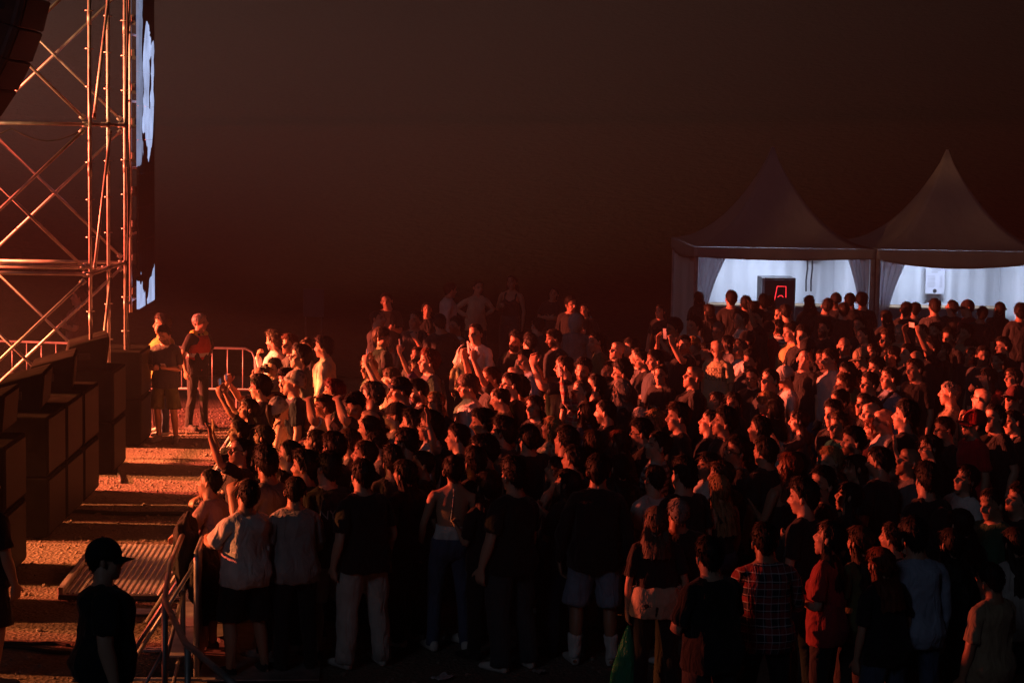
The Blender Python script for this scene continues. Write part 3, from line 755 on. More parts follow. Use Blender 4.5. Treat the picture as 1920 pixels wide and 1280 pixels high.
def hood_mesh():
    bm = bmesh.new(); N = 24; rows = []
    C = HC+Vector((-.012, 0, 0))
    for j in range(12):
        e = radians(5+j*13); row = []
        for i in range(N):
            a = 2*pi*i/N; fr = max(0, cos(a))
            ee = min(e, radians(150-95*fr**1.5))
            row.append(C+Vector((sin(ee)*cos(a)*.124, sin(ee)*sin(a)*.106, cos(ee)*.118-(.05*max(0, (ee-1.5)) if fr < .5 else 0))))
        rows.append(row)
    _loft(bm, rows); bmesh.ops.remove_doubles(bm, verts=bm.verts, dist=1e-4); bmesh.ops.recalc_face_normals(bm, faces=bm.faces)
    me = bpy.data.meshes.new('hood'); bm.to_mesh(me); bm.free()
    me.polygons.foreach_set('use_smooth', [True]*len(me.polygons)); return me

def glasses_mesh(z=1.640, x=.108, dark=False):
    bm = bmesh.new()
    for s in (1, -1):
        pts = [Vector((x-.006*abs(cos(2*pi*i/12)), s*(.033+.025*cos(2*pi*i/12)), z+.019*sin(2*pi*i/12))) for i in range(12)]
        for i in range(12): _tube(bm, [pts[i], pts[(i+1) % 12]], [.0028, .0028], 5)
        _tube(bm, [Vector((x-.008, s*.058, z+.006)), Vector((x-.03, s*.078, z+.006)), Vector((.0, s*.084, z+.002)), Vector((-.02, s*.086, z-.012))], [.003]*4, 5)
        if dark:
            bm.faces.new([bm.verts.new(p+Vector((.001, 0, 0))) for p in pts])
    _tube(bm, [Vector((x, .010, z+.006)), Vector((x+.002, 0, z+.009)), Vector((x, -.010, z+.006))], [.0025]*3, 5)
    me = bpy.data.meshes.new('glasses'); bm.to_mesh(me); bm.free(); return me

def under_clothes(co, tri, top, bottom):
    """the body drawn in a little where clothes cover it, so that it never shows through them"""
    co = co.copy(); nr = np.zeros_like(co)
    a, b, c = co[tri[:, 0]], co[tri[:, 1]], co[tri[:, 2]]; fn = np.cross(b-a, c-a)
    for k in range(3): np.add.at(nr, tri[:, k], fn)
    nr /= np.maximum(np.linalg.norm(nr, axis=1), 1e-9)[:, None]
    m = np.zeros(len(co)); arm = np.zeros(len(co))
    for s in (1, -1):
        q = (co-np.array(SHO[s]))@np.array(ARMD[s]); side = co[:, 1]*s > .17
        dist = np.linalg.norm(co-(np.array(SHO[s])+q[:, None]*np.array(ARMD[s])), axis=1)
        on = side & (dist < .09) & (q > .0)
        arm = np.where(on, q, arm)
    torso = (arm <= 0.0)
    lim = {'tee': .20, 'shirt': .51, 'hoodie': .51}.get(top, -1)
    if lim > 0:
        m = np.where(torso & (co[:, 2] > .84) & (co[:, 2] < 1.475) & (co[:, 0]**2+co[:, 1]**2 > .055**2), 1, m)
        m = np.where((arm > 0) & (arm < lim), 1, m)
    elif top == 'tank': m = np.where(torso & (co[:, 2] > .9) & (co[:, 2] < 1.26), 1, m)
    elif top == 'halter': m = np.where(torso & (co[:, 2] > .9) & (co[:, 2] < 1.13), 1, m)
    zl = {'shorts': .55, 'jeans': .09, 'trousers': .09}[bottom]
    m = np.where(torso & (co[:, 2] > zl) & (co[:, 2] < 1.02), 1, m)
    m = np.where(co[:, 2] < .085, 1, m)
    return co-nr*(np.where(arm > 0, .024, .014)*m)[:, None]

T_BODY = {}; T_CLOTH = {}; T_W = {}
def body_t(fem, top, bottom, low):
    k = (fem, low)
    if k not in T_BODY: T_BODY[k] = build_body(fem, 3000 if low else 5200); T_W[('b',)+k] = skin_weights(T_BODY[k][0])
    kk = k+(top, bottom)
    if kk not in T_BODY: T_BODY[kk] = (under_clothes(*T_BODY[k], top, bottom), T_BODY[k][1])
    return T_BODY[kk], T_W[('b',)+k], T_BODY[k][0]
def cloth_t(kind, fem, var=0):
    k = (kind, fem, var)
    if k not in T_CLOTH: T_CLOTH[k] = build_cloth(kind, fem, 1+var*3+len(T_CLOTH), 1700 if kind in ('tee', 'shirt', 'hoodie') else 1100); T_W[k] = skin_weights(T_CLOTH[k][0])
    return T_CLOTH[k], T_W[k]
# all template shapes are made before the scene fills up
for _f in (False, True):
    for _l in (False, True): body_t(_f, 'tee', 'jeans', _l)
    for _k in ('jeans', 'trousers', 'shorts'): cloth_t(_k, _f)
    for _k in ('tee', 'shirt'):
        for _v in range(2 if _f else 3): cloth_t(_k, _f, _v)
for _v in range(3): cloth_t('hoodie', False, _v)
for _v in range(2): cloth_t('tank', True, _v); cloth_t('halter', True, _v); cloth_t('hoodie', True, _v)
for _k in ('vest', 'band', 'sock_l', 'sock_r'): cloth_t(_k, False)
SHOE_T = build_shoe()
# ------------------------------------------------------------------ ground
bm = bmesh.new()
NX, NY = 90, 90
def gz(x, y):
    d = mnoise.noise(Vector((x*.35, y*.35, 0)))*.018+mnoise.noise(Vector((x*1.7, y*1.7, 3)))*.008
    return d*(1 if abs(x) < 25 and 8 < y < 60 else .3)-.012
xs = sorted(set([-420, -200, -100, -60, -40]+[-26+i*.42 for i in range(125)]+[40, 60, 100, 200, 420]))
ys = sorted(set([-60, -20, 0, 6]+[10+i*.42 for i in range(96)]+[60, 80, 120, 200, 350, 600]))
gv = [[bm.verts.new((x, y, gz(x, y))) for x in xs] for y in ys]
for a, b_ in zip(gv, gv[1:]):
    for i in range(len(xs)-1): bm.faces.new((a[i], a[i+1], b_[i+1], b_[i]))
tag(finish('ground', bm, GROUND, None, True), kind='structure')
# added dark rise that hides the lit horizon behind the tents
BACKDROPM = mat_simple('dark_backdrop', (.012, .013, .008), 1.0, 0, (3, .6, .2), .35); BACKDROPM.node_tree.nodes['Principled BSDF'].inputs['Specular IOR Level'].default_value = 0
bm = bmesh.new(); hx = [-300+i*12 for i in range(51)]; hy = [45.6+i*2.5 for i in range(72)]
hv = [[bm.verts.new((x, y, +.03+26*(1-cos(max(0, min(1, (y-46)/120))*pi))/2+1.6*mnoise.noise(Vector((x*.02, y*.03, 7)))*max(0, min(1, (y-50)/30)))) for x in hx] for y in hy]
for a, b_ in zip(hv, hv[1:]):
    for i in range(len(hx)-1): bm.faces.new((a[i], a[i+1], b_[i+1], b_[i]))
tag(finish('backdrop_rise', bm, BACKDROPM, None, True), kind='structure')
# added dark sheet over the gravel, so the ground behind the crowd stays dark
bm = bmesh.new(); fx = [-120+i*6 for i in range(41)]; fy = [37.2, 38.5, 40, 43, 46.4]
fv = [[bm.verts.new((x, y+(.5*mnoise.noise(Vector((x*.3, 0, 2))) if y < 38 else 0), .022)) for x in fx] for y in fy]
for a, b_ in zip(fv, fv[1:]):
    for i in range(len(fx)-1): bm.faces.new((a[i], a[i+1], b_[i+1], b_[i]))
tag(finish('dark_ground_sheet', bm, BACKDROPM, None, True), kind='structure')

# loose stones in the security lane (too many to count)
rnd = random.Random(4)
_b = bmesh.new(); bmesh.ops.create_icosphere(_b, subdivisions=1, radius=1); ICO = np.array([tuple(v.co) for v in _b.verts]); ICOF = np.array([[v.index for v in f.verts] for f in _b.faces]); _b.free()
gco, gtr = [], []
for i in range(3600):
    y = rnd.uniform(15.5, 33); x = rnd.uniform(-6.2, -2.2) if i % 4 else rnd.uniform(-2.5, 9)
    if i % 4 == 0: y = rnd.uniform(13.5, 17.5)
    r_ = rnd.uniform(.006, .020) if rnd.random() < .93 else rnd.uniform(.022, .036)
    a = rnd.uniform(0, 6); q = ICO*np.array([r_*rnd.uniform(.8, 1.5), r_, r_*rnd.uniform(.5, .9)])
    q = np.stack([q[:, 0]*cos(a)-q[:, 1]*sin(a)+x, q[:, 0]*sin(a)+q[:, 1]*cos(a)+y, q[:, 2]+gz(x, y)+r_*.3], 1)
    gtr.append(ICOF+len(ICO)*i); gco.append(q)
gme = bpy.data.meshes.new('gravel'); gme.from_pydata(np.concatenate(gco).tolist(), [], np.concatenate(gtr).tolist())
STONE = mat_simple('gravel_stone', (.26, .22, .18), .9, 0, None, .3)
gme.materials.append(STONE); tag(link('gravel', gme), 'small loose stones scattered over the trodden ground', 'gravel', kind='stuff')

# ------------------------------------------------------------------ subwoofer stacks along the stage front
def stage_x(y): return -5.17-.030*(y-20.9)
SUB_W, SUB_D, SUB_H = 1.00, .98, .68
def make_sub():
    root = empty('subwoofer')
    bm = bmesh.new(); add_box(bm, (-SUB_D/2, 0, SUB_H/2), (SUB_D, SUB_W, SUB_H), None, .012); finish('cabinet', bm, BLACKPAINT, root)
    bm = bmesh.new(); add_box(bm, (.006, 0, SUB_H/2), (.016, SUB_W-.07, SUB_H-.07), None, .004); finish('grille', bm, GRILLE, root)
    for s in (1, -1):
        bm = bmesh.new()
        add_box(bm, (-SUB_D*.5, s*(SUB_W/2+.003), SUB_H*.58), (.20, .010, .10), None, .004)
        add_box(bm, (-SUB_D*.5, s*(SUB_W/2+.016), SUB_H*.58), (.15, .016, .024), None, .004); finish('handle', bm, PLASTIC, root)
        for xx in (-.10, -SUB_D+.10):
            bm = bmesh.new(); add_box(bm, (xx, s*(SUB_W/2-.16), .008), (.10, .05, .016)); finish('skid', bm, RUBBER, root)
    return root
sub0 = make_sub(); first = True
STACKS = [(17.2, 'nearest'), (18.85, 'second'), (20.5, 'third'), (22.65, 'fourth'), (23.75, 'fifth'), (24.85, 'sixth'), (26.95, 'seventh'), (29.3, 'farthest')]
for y, nm in STACKS:
    for lev in (0, 1):
        o = sub0 if first else copy_tree(sub0); first = False
        o.location = (stage_x(y), y, .016+lev*(SUB_H+.018)); o.rotation_euler = (0, 0, radians(1.7+(1.1 if lev else -.6)*((int(y*10) % 7)/7-.5)))
        tag(o, 'black subwoofer cabinet, %s of the %s stack along the stage front' % ('upper' if lev else 'lower', nm), 'loudspeaker', 'subwoofers stacked along the stage front')
top_z = .016+2*(SUB_H+.018)
# front-fill boxes lying on the subwoofers, tipped towards the crowd
def make_fill():
    root = empty('front_fill_speaker')
    bm = bmesh.new()
    prof = [(-.30, 0), (.26, 0), (.30, .44), (-.22, .30)]
    rows = [[bm.verts.new((x, s*.46, z)) for x, z in prof] for s in (-1, 1)]
    bm.faces.new(rows[0]); bm.faces.new(list(reversed(rows[1])))
    for i in range(4): bm.faces.new((rows[0][i], rows[0][(i+1) % 4], rows[1][(i+1) % 4], rows[1][i]))
    bmesh.ops.bevel(bm, geom=list(bm.edges), offset=.010, segments=1, affect='EDGES'); finish('cabinet', bm, BLACKPAINT, root)
    bm = bmesh.new(); M = Matrix.Translation((.283, 0, .22)) @ Matrix.Rotation(radians(5), 4, 'Y'); add_box(bm, (.008, 0, 0), (.014, .84, .37), M, .003); finish('grille', bm, GRILLE, root)
    bm = bmesh.new(); add_box(bm, (-.02, -.465, .17), (.16, .012, .09), None, .003); finish('handle', bm, PLASTIC, root)
    return root
fill0 = make_fill()
for i, (y, nm) in enumerate(((21.0, 'nearest'), (22.9, 'second'), (24.6, 'third'), (26.9, 'farthest'))):
    o = fill0 if i == 0 else copy_tree(fill0)
    o.location = (stage_x(y)-.45, y, top_z+.004); o.rotation_euler = (0, 0, radians(4+3*i))
    tag(o, 'black sloping front-fill speaker on the subwoofers, %s of four from the camera' % nm, 'loudspeaker', 'front-fill speakers on the subwoofers')

# stage deck behind the subwoofers
stage = empty('stage_deck', (-16.2, 26, 0)); tag(stage, 'low dark stage platform behind the subwoofer stacks', 'stage')
k = 0
for i in range(5):
    for j in range(11):
        bm = bmesh.new(); add_box(bm, (5.2-1.22-i*2.44, -13.2+j*2.44, 1.06), (2.43, 2.43, .08), None, .004); finish('deck_panel', bm, mat_simple('stage_board', (.03, .028, .026), .7, 0, None, .3) if k == 0 else bpy.data.materials['stage_board'], stage); k += 1
for i in range(6):
    for j in range(12):
        bm = bmesh.new(); add_bar(bm, (5.15-i*2.44, -14.35+j*2.44, 0), (5.15-i*2.44, -14.35+j*2.44, 1.02), .03, 8); finish('leg', bm, DARKSTEEL, stage, True)

# ------------------------------------------------------------------ scaffold tower
PX, PYS = -5.68, (26.7, 27.9, 29.1)
tower = empty('scaffold_tower', (PX, PYS[0], 0)); tag(tower, 'steel tube scaffold tower standing left of the screen', 'scaffold')
BAY = 2.07
def tl(x, y, z): return Vector((x-PX, y-PYS[0], z))
LEV = (.67, 2.67, 4.67, 6.67, 8.67)
for xi in (0, -BAY):
    for y in PYS:
        bm = bmesh.new(); add_bar(bm, tl(PX+xi, y, .04), tl(PX+xi, y, 9.4), .0242, 12)
        for z in np.arange(2.0, 9.4, 2.0): add_bar(bm, tl(PX+xi, y, z-.02), tl(PX+xi, y, z+.17), .029, 12)
        up = finish('upright', bm, STEEL, tower, True)
        for z in np.arange(.67, 9.3, .5):   # rosettes
            bm = bmesh.new(); add_bar(bm, tl(PX+xi, y, z-.005), tl(PX+xi, y, z+.005), .06, 12); finish('rosette', bm, STEEL, up)
        bm = bmesh.new(); add_bar(bm, tl(PX+xi, y, .0), tl(PX+xi, y, .09), .018, 8); add_box(bm, tl(PX+xi, y, .008), (.15, .15, .01)); finish('base_jack', bm, DARKSTEEL, up)
def tbar(name, a, b, r=.0242):
    a = Vector(a); b = Vector(b); d = (b-a).normalized()
    bm = bmesh.new(); add_bar(bm, a+d*.05, b-d*.05, r, 12)
    for p, s in ((a, 1), (b, -1)):      # wedge heads at both ends
        M = Matrix.Translation(p+d*s*.065) @ d.to_track_quat('X', 'Z').to_matrix().to_4x4(); add_box(bm, (0, 0, 0), (.07, .035, .075), M, .006)
    return finish(name, bm, STEEL, tower, True)
for z in LEV:
    for y in PYS: tbar('ledger', tl(PX, y, z), tl(PX-BAY, y, z))
    for xi in (0, -BAY):
        for y0, y1 in zip(PYS, PYS[1:]): tbar('ledger', tl(PX+xi, y0, z), tl(PX+xi, y1, z))
for z0, z1 in zip(LEV, LEV[1:]):
    for y, dy in ((PYS[0], -.04), (PYS[2], .04)):
        tbar('brace', tl(PX-.04, y+dy, z0+.05), tl(PX-BAY+.04, y+dy, z1-.05), .022)
        tbar('brace', tl(PX-.04, y+dy*1.9, z1-.05), tl(PX-BAY+.04, y+dy*1.9, z0+.05), .022)
    tbar('brace', tl(PX+.045, PYS[0]+.04, z0+.05), tl(PX+.045, PYS[1]-.04, z1-.05), .022)
for y in PYS[:1]:
    tbar('ledger', tl(PX, y, 2.78), tl(PX-BAY, y, 2.78), .02)

for k_, (dx, dy) in enumerate(((.045, .02), (.03, -.045))):
    path_tube('cable', [tl(PX+dx+.02*sin(z*2.1+k_), PYS[2]+dy+.03*sin(z*1.3+k_*2), z) for z in np.arange(.2, 9.2, .3)], .012, RUBBER, tower, 6)
path_tube('cable', [tl(PX-.1-i*.16, PYS[0]+.05, 4.60-.16*sin(pi*(i % 6)/6)) for i in range(13)], .010, RUBBER, tower, 6)

# ------------------------------------------------------------------ LED screen beside the tower, facing the crowd
SY0, SY1, SZ0, SZ1 = 29.75, 31.45, 1.93, 9.0
scr = empty('led_screen', (-5.62, SY0, 0), radians(2.4)); tag(scr, 'tall video screen hung beside the scaffold, showing pale blue shapes', 'screen')
LED, nt, b = new_mat('led_panel')
b.inputs['Base Color'].default_value = (.006, .006, .007, 1); b.inputs['Roughness'].default_value = .5
tc = nt.nodes.new('ShaderNodeTexCoord'); sp = nt.nodes.new('ShaderNodeSeparateXYZ'); nt.links.new(tc.outputs['Object'], sp.inputs[0])
def M2(op, a, b_=None):
    n = nt.nodes.new('ShaderNodeMath'); n.operation = op
    for i, v in enumerate((a, b_)):
        if v is None: continue
        if isinstance(v, (int, float)): n.inputs[i].default_value = v
        else: nt.links.new(v, n.inputs[i])
    return n.outputs[0]
nz = nt.nodes.new('ShaderNodeTexNoise'); nz.inputs['Scale'].default_value = 2.0; nz.inputs['Detail'].default_value = 5; nt.links.new(tc.outputs['Object'], nz.inputs['Vector'])
wob = M2('MULTIPLY', M2('SUBTRACT', nz.outputs[0], .5), .75)
U = M2('ADD', sp.outputs['Y'], wob); V = M2('ADD', sp.outputs['Z'], M2('MULTIPLY', wob, 1.6))
def ell(cu, cv, ru, rv):
    a = M2('POWER', M2('ABSOLUTE', M2('DIVIDE', M2('SUBTRACT', U, cu), ru)), 2); c = M2('POWER', M2('ABSOLUTE', M2('DIVIDE', M2('SUBTRACT', V, cv), rv)), 2)
    return M2('LESS_THAN', M2('ADD', a, c), 1)
strip = M2('MULTIPLY', M2('MULTIPLY', M2('LESS_THAN', U, .40), M2('GREATER_THAN', V, 4.10)), .42)
shape = M2('MAXIMUM', strip, ell(1.05, 5.25, .62, 1.05))
dark = ell(1.20, 5.35, .10, .42)
shape = M2('MULTIPLY', shape, M2('SUBTRACT', 1, dark))
low = M2('LESS_THAN', V, M2('ADD', 2.05, M2('MULTIPLY', M2('ABSOLUTE', M2('SUBTRACT', U, .75)), .42)))
low = M2('MULTIPLY', low, M2('GREATER_THAN', M2('ABSOLUTE', M2('SUBTRACT', U, .75)), .14))
shape = M2('MAXIMUM', shape, low)
px_ = M2('ADD', .75, M2('MULTIPLY', M2('SUBTRACT', nz.outputs[0], .5), 1.2))
b.inputs['Emission Color'].default_value = (.50, .62, 1.0, 1)
nt.links.new(M2('MULTIPLY', M2('MULTIPLY', shape, px_), 1.05), b.inputs['Emission Strength'])
PH = .505
nz_p = int((SZ1-SZ0)/PH); ny_p = 5; pw = (SY1-SY0)/ny_p
for i in range(nz_p):
    for j in range(ny_p):
        bm = bmesh.new(); add_box(bm, (0, (j+.5)*pw, SZ0+(i+.5)*PH), (.035, pw-.006, PH-.004))
        finish('led_panel', bm, LED, scr)
        if j == 0:
            bm = bmesh.new(); add_box(bm, (-.05, .03, SZ0+(i+.5)*PH), (.06, .05, .16), None, .004); add_box(bm, (-.06, -.012, SZ0+(i+.5)*PH+.02), (.05, .02, .10), None, .003); finish('panel_clip', bm, DARKSTEEL, scr)
for y in (.02, .9, 1.8, SY1-SY0-.02):
    bm = bmesh.new(); add_bar(bm, (-.11, y, SZ0-.05), (-.11, y, SZ1), .024, 10); finish('rear_tube', bm, STEEL, scr, True)
for z in np.arange(SZ0+.1, SZ1, 1.0):
    bm = bmesh.new(); add_bar(bm, (-.15, -.05, z), (-.15, SY1-SY0, z), .02, 8); finish('rear_tube', bm, STEEL, scr, True)

# ------------------------------------------------------------------ line array hanging top left
arr = empty('line_array', (-6.24, 25.2, 4.62)); tag(arr, 'curved black line array of loudspeakers hanging at the top left', 'loudspeaker')
p = Vector((.0, 0, .1)); ang = radians(30)
pos = Vector((-.62, 0, .22)); angs = [34, 27, 21, 15, 10, 6, 3, 1, 0]
edge = Vector((-.42, 0, .12))
for i, a in enumerate(angs):
    a = radians(a); hgt = .41
    M = Matrix.Translation(edge) @ Matrix.Rotation(a, 4, 'Y')
    bm = bmesh.new()
    prof = [(.0, 0.006), (.0, hgt-.006), (-.62, hgt-.03), (-.70, hgt*.5), (-.62, .03)]
    rows = [[bm.verts.new(M @ Vector((x, s*.62, z))) for x, z in prof] for s in (-1, 1)]
    bm.faces.new(rows[0]); bm.faces.new(list(reversed(rows[1])))
    for q in range(5): bm.faces.new((rows[0][q], rows[0][(q+1) % 5], rows[1][(q+1) % 5], rows[1][q]))
    bmesh.ops.bevel(bm, geom=list(bm.edges), offset=.008, segments=1, affect='EDGES')
    c = finish('cabinet', bm, mat_simple('array_paint', (.05, .047, .045), .8, 0, (200, .2, .003), .3) if i == 0 else bpy.data.materials['array_paint'], arr)
    bm = bmesh.new(); add_box(bm, (.010, 0, hgt/2), (.016, 1.18, hgt-.04), M, .003); finish('grille', bm, GRILLE, c)
    bm = bmesh.new(); add_box(bm, (-.08, -.625, hgt/2), (.05, .012, hgt+.02), M, .003); add_bar(bm, M @ Vector((-.08, -.63, .02)), M @ Vector((-.08, -.645, .02)), .014, 8); finish('rigging_bar', bm, DARKSTEEL, c)
    bm = bmesh.new(); add_box(bm, (-.50, -.625, hgt/2), (.05, .012, hgt-.04), M, .003); finish('rigging_bar', bm, DARKSTEEL, c)
    bm = bmesh.new(); add_box(bm, (-.30, -.622, hgt/2), (.15, .012, .08), M, .003); finish('handle', bm, PLASTIC, c)
    edge = M @ Vector((0, 0, hgt))
for s in (-.4, .4):
    bm = bmesh.new(); add_bar(bm, edge+Vector((-.3, s, 0)), edge+Vector((-.3, s, 4)), .012, 6); finish('chain', bm, DARKSTEEL, arr)

# ------------------------------------------------------------------ stage lamps (housings round the lights set at the top)
for i, (lo, nm) in enumerate(zip(LAMP_OBJECTS, ('first', 'second', 'fifth', 'sixth', 'seventh', 'eighth', 'fourth', 'ninth', 'third'))):
    root = empty('stage_lamp', lo.location); root.rotation_euler = lo.rotation_euler
    tag(root, 'black stage spotlight, %s from the camera over the stage' % nm, 'lamp', 'stage spotlights')
    bm = bmesh.new()
    rows = [[bm.verts.new((r_*cos(2*pi*q/20), r_*sin(2*pi*q/20), z)) for q in range(20)] for r_, z in ((.235, -.10), (.25, -.10), (.25, .05), (.20, .30), (.08, .36))]
    for a, c in zip(rows, rows[1:]):
        for q in range(20): bm.faces.new((a[q], a[(q+1) % 20], c[(q+1) % 20], c[q]))
    bm.faces.new(rows[-1]); finish('housing', bm, PLASTIC, root, True)
    bm = bmesh.new(); add_box(bm, (.28, 0, .15), (.012, .05, .5)); add_box(bm, (-.28, 0, .15), (.012, .05, .5)); add_box(bm, (0, 0, .40), (.57, .05, .012)); finish('yoke', bm, DARKSTEEL, root)
truss = empty('lighting_truss', (-24.4, 27, 7.6)); tag(truss, 'lighting truss over the stage carrying the spotlights', 'truss')
for a, c in ((-.15, -.15), (-.15, .15), (.15, -.15), (.15, .15)):
    bm = bmesh.new(); add_bar(bm, (a, -9, c), (a, 9, c), .025, 8); finish('chord', bm, ALU, truss, True)
for i in range(36):
    y = -9+i*.5
    bm = bmesh.new(); add_bar(bm, (-.15, y, -.15), (-.15, y+.5, .15), .012, 6); add_bar(bm, (.15, y, .15), (.15, y+.5, -.15), .012, 6); finish('lacing', bm, ALU, truss)
for s in (-8.8, 8.8):
    bm = bmesh.new(); add_bar(bm, (0, s, -7.6), (0, s, -.15), .07, 10); finish('leg', bm, ALU, truss, True)

# ------------------------------------------------------------------ crowd barrier along the security lane
def barrier_x(y): return -2.62-.078*(y-16.5)
def make_barrier():
    root = empty('crowd_barrier')       # the crowd stands on its +x side
    bm = bmesh.new(); add_box(bm, (0, 0, .56), (.012, .985, .98)); finish('panel', bm, ALU, root)
    path_tube('top_rail', [(0, -.49, .05), (0, -.49, 1.05), (0, -.46, 1.10), (0, .46, 1.10), (0, .49, 1.05), (0, .49, .05)], .025, ALU, root, 10)
    bm = bmesh.new(); add_box(bm, (.52, 0, .012), (1.02, .98, .012)); finish('floor_plate', bm, ALU, root)
    bm = bmesh.new(); add_box(bm, (-.17, 0, .22), (.26, .97, .014)); finish('step', bm, ALU, root)
    for s in (-.47, .47):
        bm = bmesh.new(); add_bar(bm, (-.02, s, 1.0), (-.62, s, .03), .018, 8); finish('brace', bm, ALU, root, True)
        bm = bmesh.new(); add_box(bm, (-.32, s, .02), (.66, .04, .02)); finish('foot', bm, ALU, root)
    return root
bar0 = make_barrier(); yb = 16.9; i = 0
ORD = ('first', 'second', 'third', 'fourth', 'fifth', 'sixth', 'seventh', 'eighth', 'ninth', 'tenth', 'eleventh', 'twelfth', 'thirteenth', 'fourteenth')
while yb < 30.2:
    o = bar0 if i == 0 else copy_tree(bar0)
    o.location = (barrier_x(yb), yb, .004); o.rotation_euler = (0, 0, radians(4.46))
    tag(o, 'aluminium crowd barrier section, %s from the camera along the front row' % ORD[i], 'barrier', 'crowd barrier sections along the front row')
    yb += 1.0; i += 1

# near end of the barrier: a hand rail that closes the lane
rail = empty('steel_railing', at_z(322, 1270, 0)); tag(rail, 'angled steel hand railing at the near end of the barrier', 'railing')
o_ = rail.location
A = at_z(311, 1128, 1.12); y0 = A.y
def rp(px, py, z): return at_z(px, py, z)-o_
path_tube('hand_rail', [rp(342, 1003, 1.12), rp(318, 1062, 1.12), rp(309, 1122, 1.12), rp(313, 1134, 1.12), rp(348, 1206, 1.12), rp(362, 1216, 1.12), rp(400, 1248, 1.12), rp(446, 1288, 1.12)], .024, STEEL, rail, 10)
for px, py in ((309, 1124), (343, 1003), (352, 1209)):
    q = rp(px, py, 1.12); bar('post', (q.x, q.y, 0), (q.x, q.y, 1.12), .024, STEEL, rail)
q = rp(309, 1124, 1.12); bar('brace', (q.x, q.y, .75), (q.x-.38, q.y-.1, .02), .014, STEEL, rail)
for z in (.18, .62):
    a = rp(309, 1124, 1.12); c = rp(343, 1003, 1.12); bar('lower_rail', (a.x, a.y, z), (c.x, c.y, z), .016, STEEL, rail)

# jackets thrown over the barrier end
rnd = random.Random(9)
def cloth_heap(name, c, size, mat_col, label, cat, seed):
    bm = bmesh.new(); bmesh.ops.create_icosphere(bm, subdivisions=4, radius=1)
    for v in bm.verts:
        d = v.co.copy(); n_ = mnoise.noise(d*2.1+Vector((seed, 0, 0)))*.30+abs(mnoise.noise(d*5+Vector((0, seed, 0))))*.16
        v.co = Vector((d.x*size[0], d.y*size[1], d.z*size[2]))*(1+n_)
    o = finish(name, bm, CLOTH, None, True, c); o.color = (*mat_col, 1); return tag(o, label, cat)
pj = at_z(338, 1000, 1.13); 
cloth_heap('jacket', (pj.x+.02, pj.y+.15, .93), (.12, .24, .32), (.012, .012, .013), 'black jacket hung over the near end of the crowd barrier', 'jacket', 3)
cloth_heap('backpack', (pj.x+.24, pj.y-.02, .70), (.15, .19, .33), (.010, .010, .011), 'black backpack hanging inside the near end of the crowd barrier', 'backpack', 8)

# ------------------------------------------------------------------ aluminium loading ramp and cables on the ground of the lane
R0 = at_z(100, 1112, .05); R1 = at_z(300, 1112, .05); R2 = at_z(312, 1022, .05)
rampo = empty('loading_ramp', ((R0.x+R1.x)/2, (R0.y+R2.y)/2, .0), radians(3)); tag(rampo, 'ribbed aluminium ramp lying on the ground of the security lane', 'ramp')
RW, RL = (R1-R0).length, abs(R2.y-R0.y)
bm = bmesh.new(); add_box(bm, (0, 0, .045), (RW-.06, RL, .012)); finish('deck', bm, ALU, rampo)
nr_ = 16
for i in range(nr_):
    x = -RW/2+.08+(RW-.16)*i/(nr_-1)
    bm = bmesh.new(); add_box(bm, (x, 0, .058), (.030, RL-.02, .016), None, .004); finish('rib', bm, ALU, rampo)
for s in (-1, 1):
    bm = bmesh.new(); add_box(bm, (s*(RW/2-.015), 0, .06), (.055, RL, .115), None, .006); finish('side_rail', bm, ALU, rampo)
bm = bmesh.new(); add_box(bm, (0, -RL/2-.03, .03), (RW, .05, .05), None, .006); finish('end_bar', bm, DARKSTEEL, rampo)
def cable(px0, py0, px1, py1, r, label, seed):
    a = at_z(px0, py0, 0); c = at_z(px1, py1, 0); pts = []
    for i in range(15):
        t = i/14; q = a.lerp(c, t); q.y += .05*sin(t*5+seed)+.06*mnoise.noise(Vector((t*3, seed, 0))); q.z = gz(q.x, q.y)+r*.8; pts.append(q)
    o = path_tube('cable', pts, r, RUBBER); tag(o, label, 'cable', 'cables across the security lane')
cable(90, 961, 345, 964, .028, 'thick black cable across the lane, beyond the aluminium ramp', 1)
cable(0, 1203, 130, 1212, .016, 'thin black cable on the ground, upper of two near the bottom left', 4)
cable(0, 1216, 135, 1222, .020, 'thin black cable on the ground, lower of two near the bottom left', 7)
cable(218, 862, 226, 905, .02, 'short black cable by the foot of the subwoofer stacks', 9)
# plate in front of the near barrier
for i, (px, py, w, d, lab) in enumerate(((300, 1108, .55, .22, 'flat metal plate on the ground by the barrier end, farther of two'), (290, 1146, .60, .22, 'flat metal plate on the ground by the barrier end, nearer of two'))):
    q = at_z(px, py, .02); bm = bmesh.new(); add_box(bm, (0, 0, .012), (w, d, .012), None, .003); o = finish('metal_plate', bm, ALU, None, False, (q.x, q.y, .006)); tag(o, lab, 'plate', 'metal plates by the barrier end')

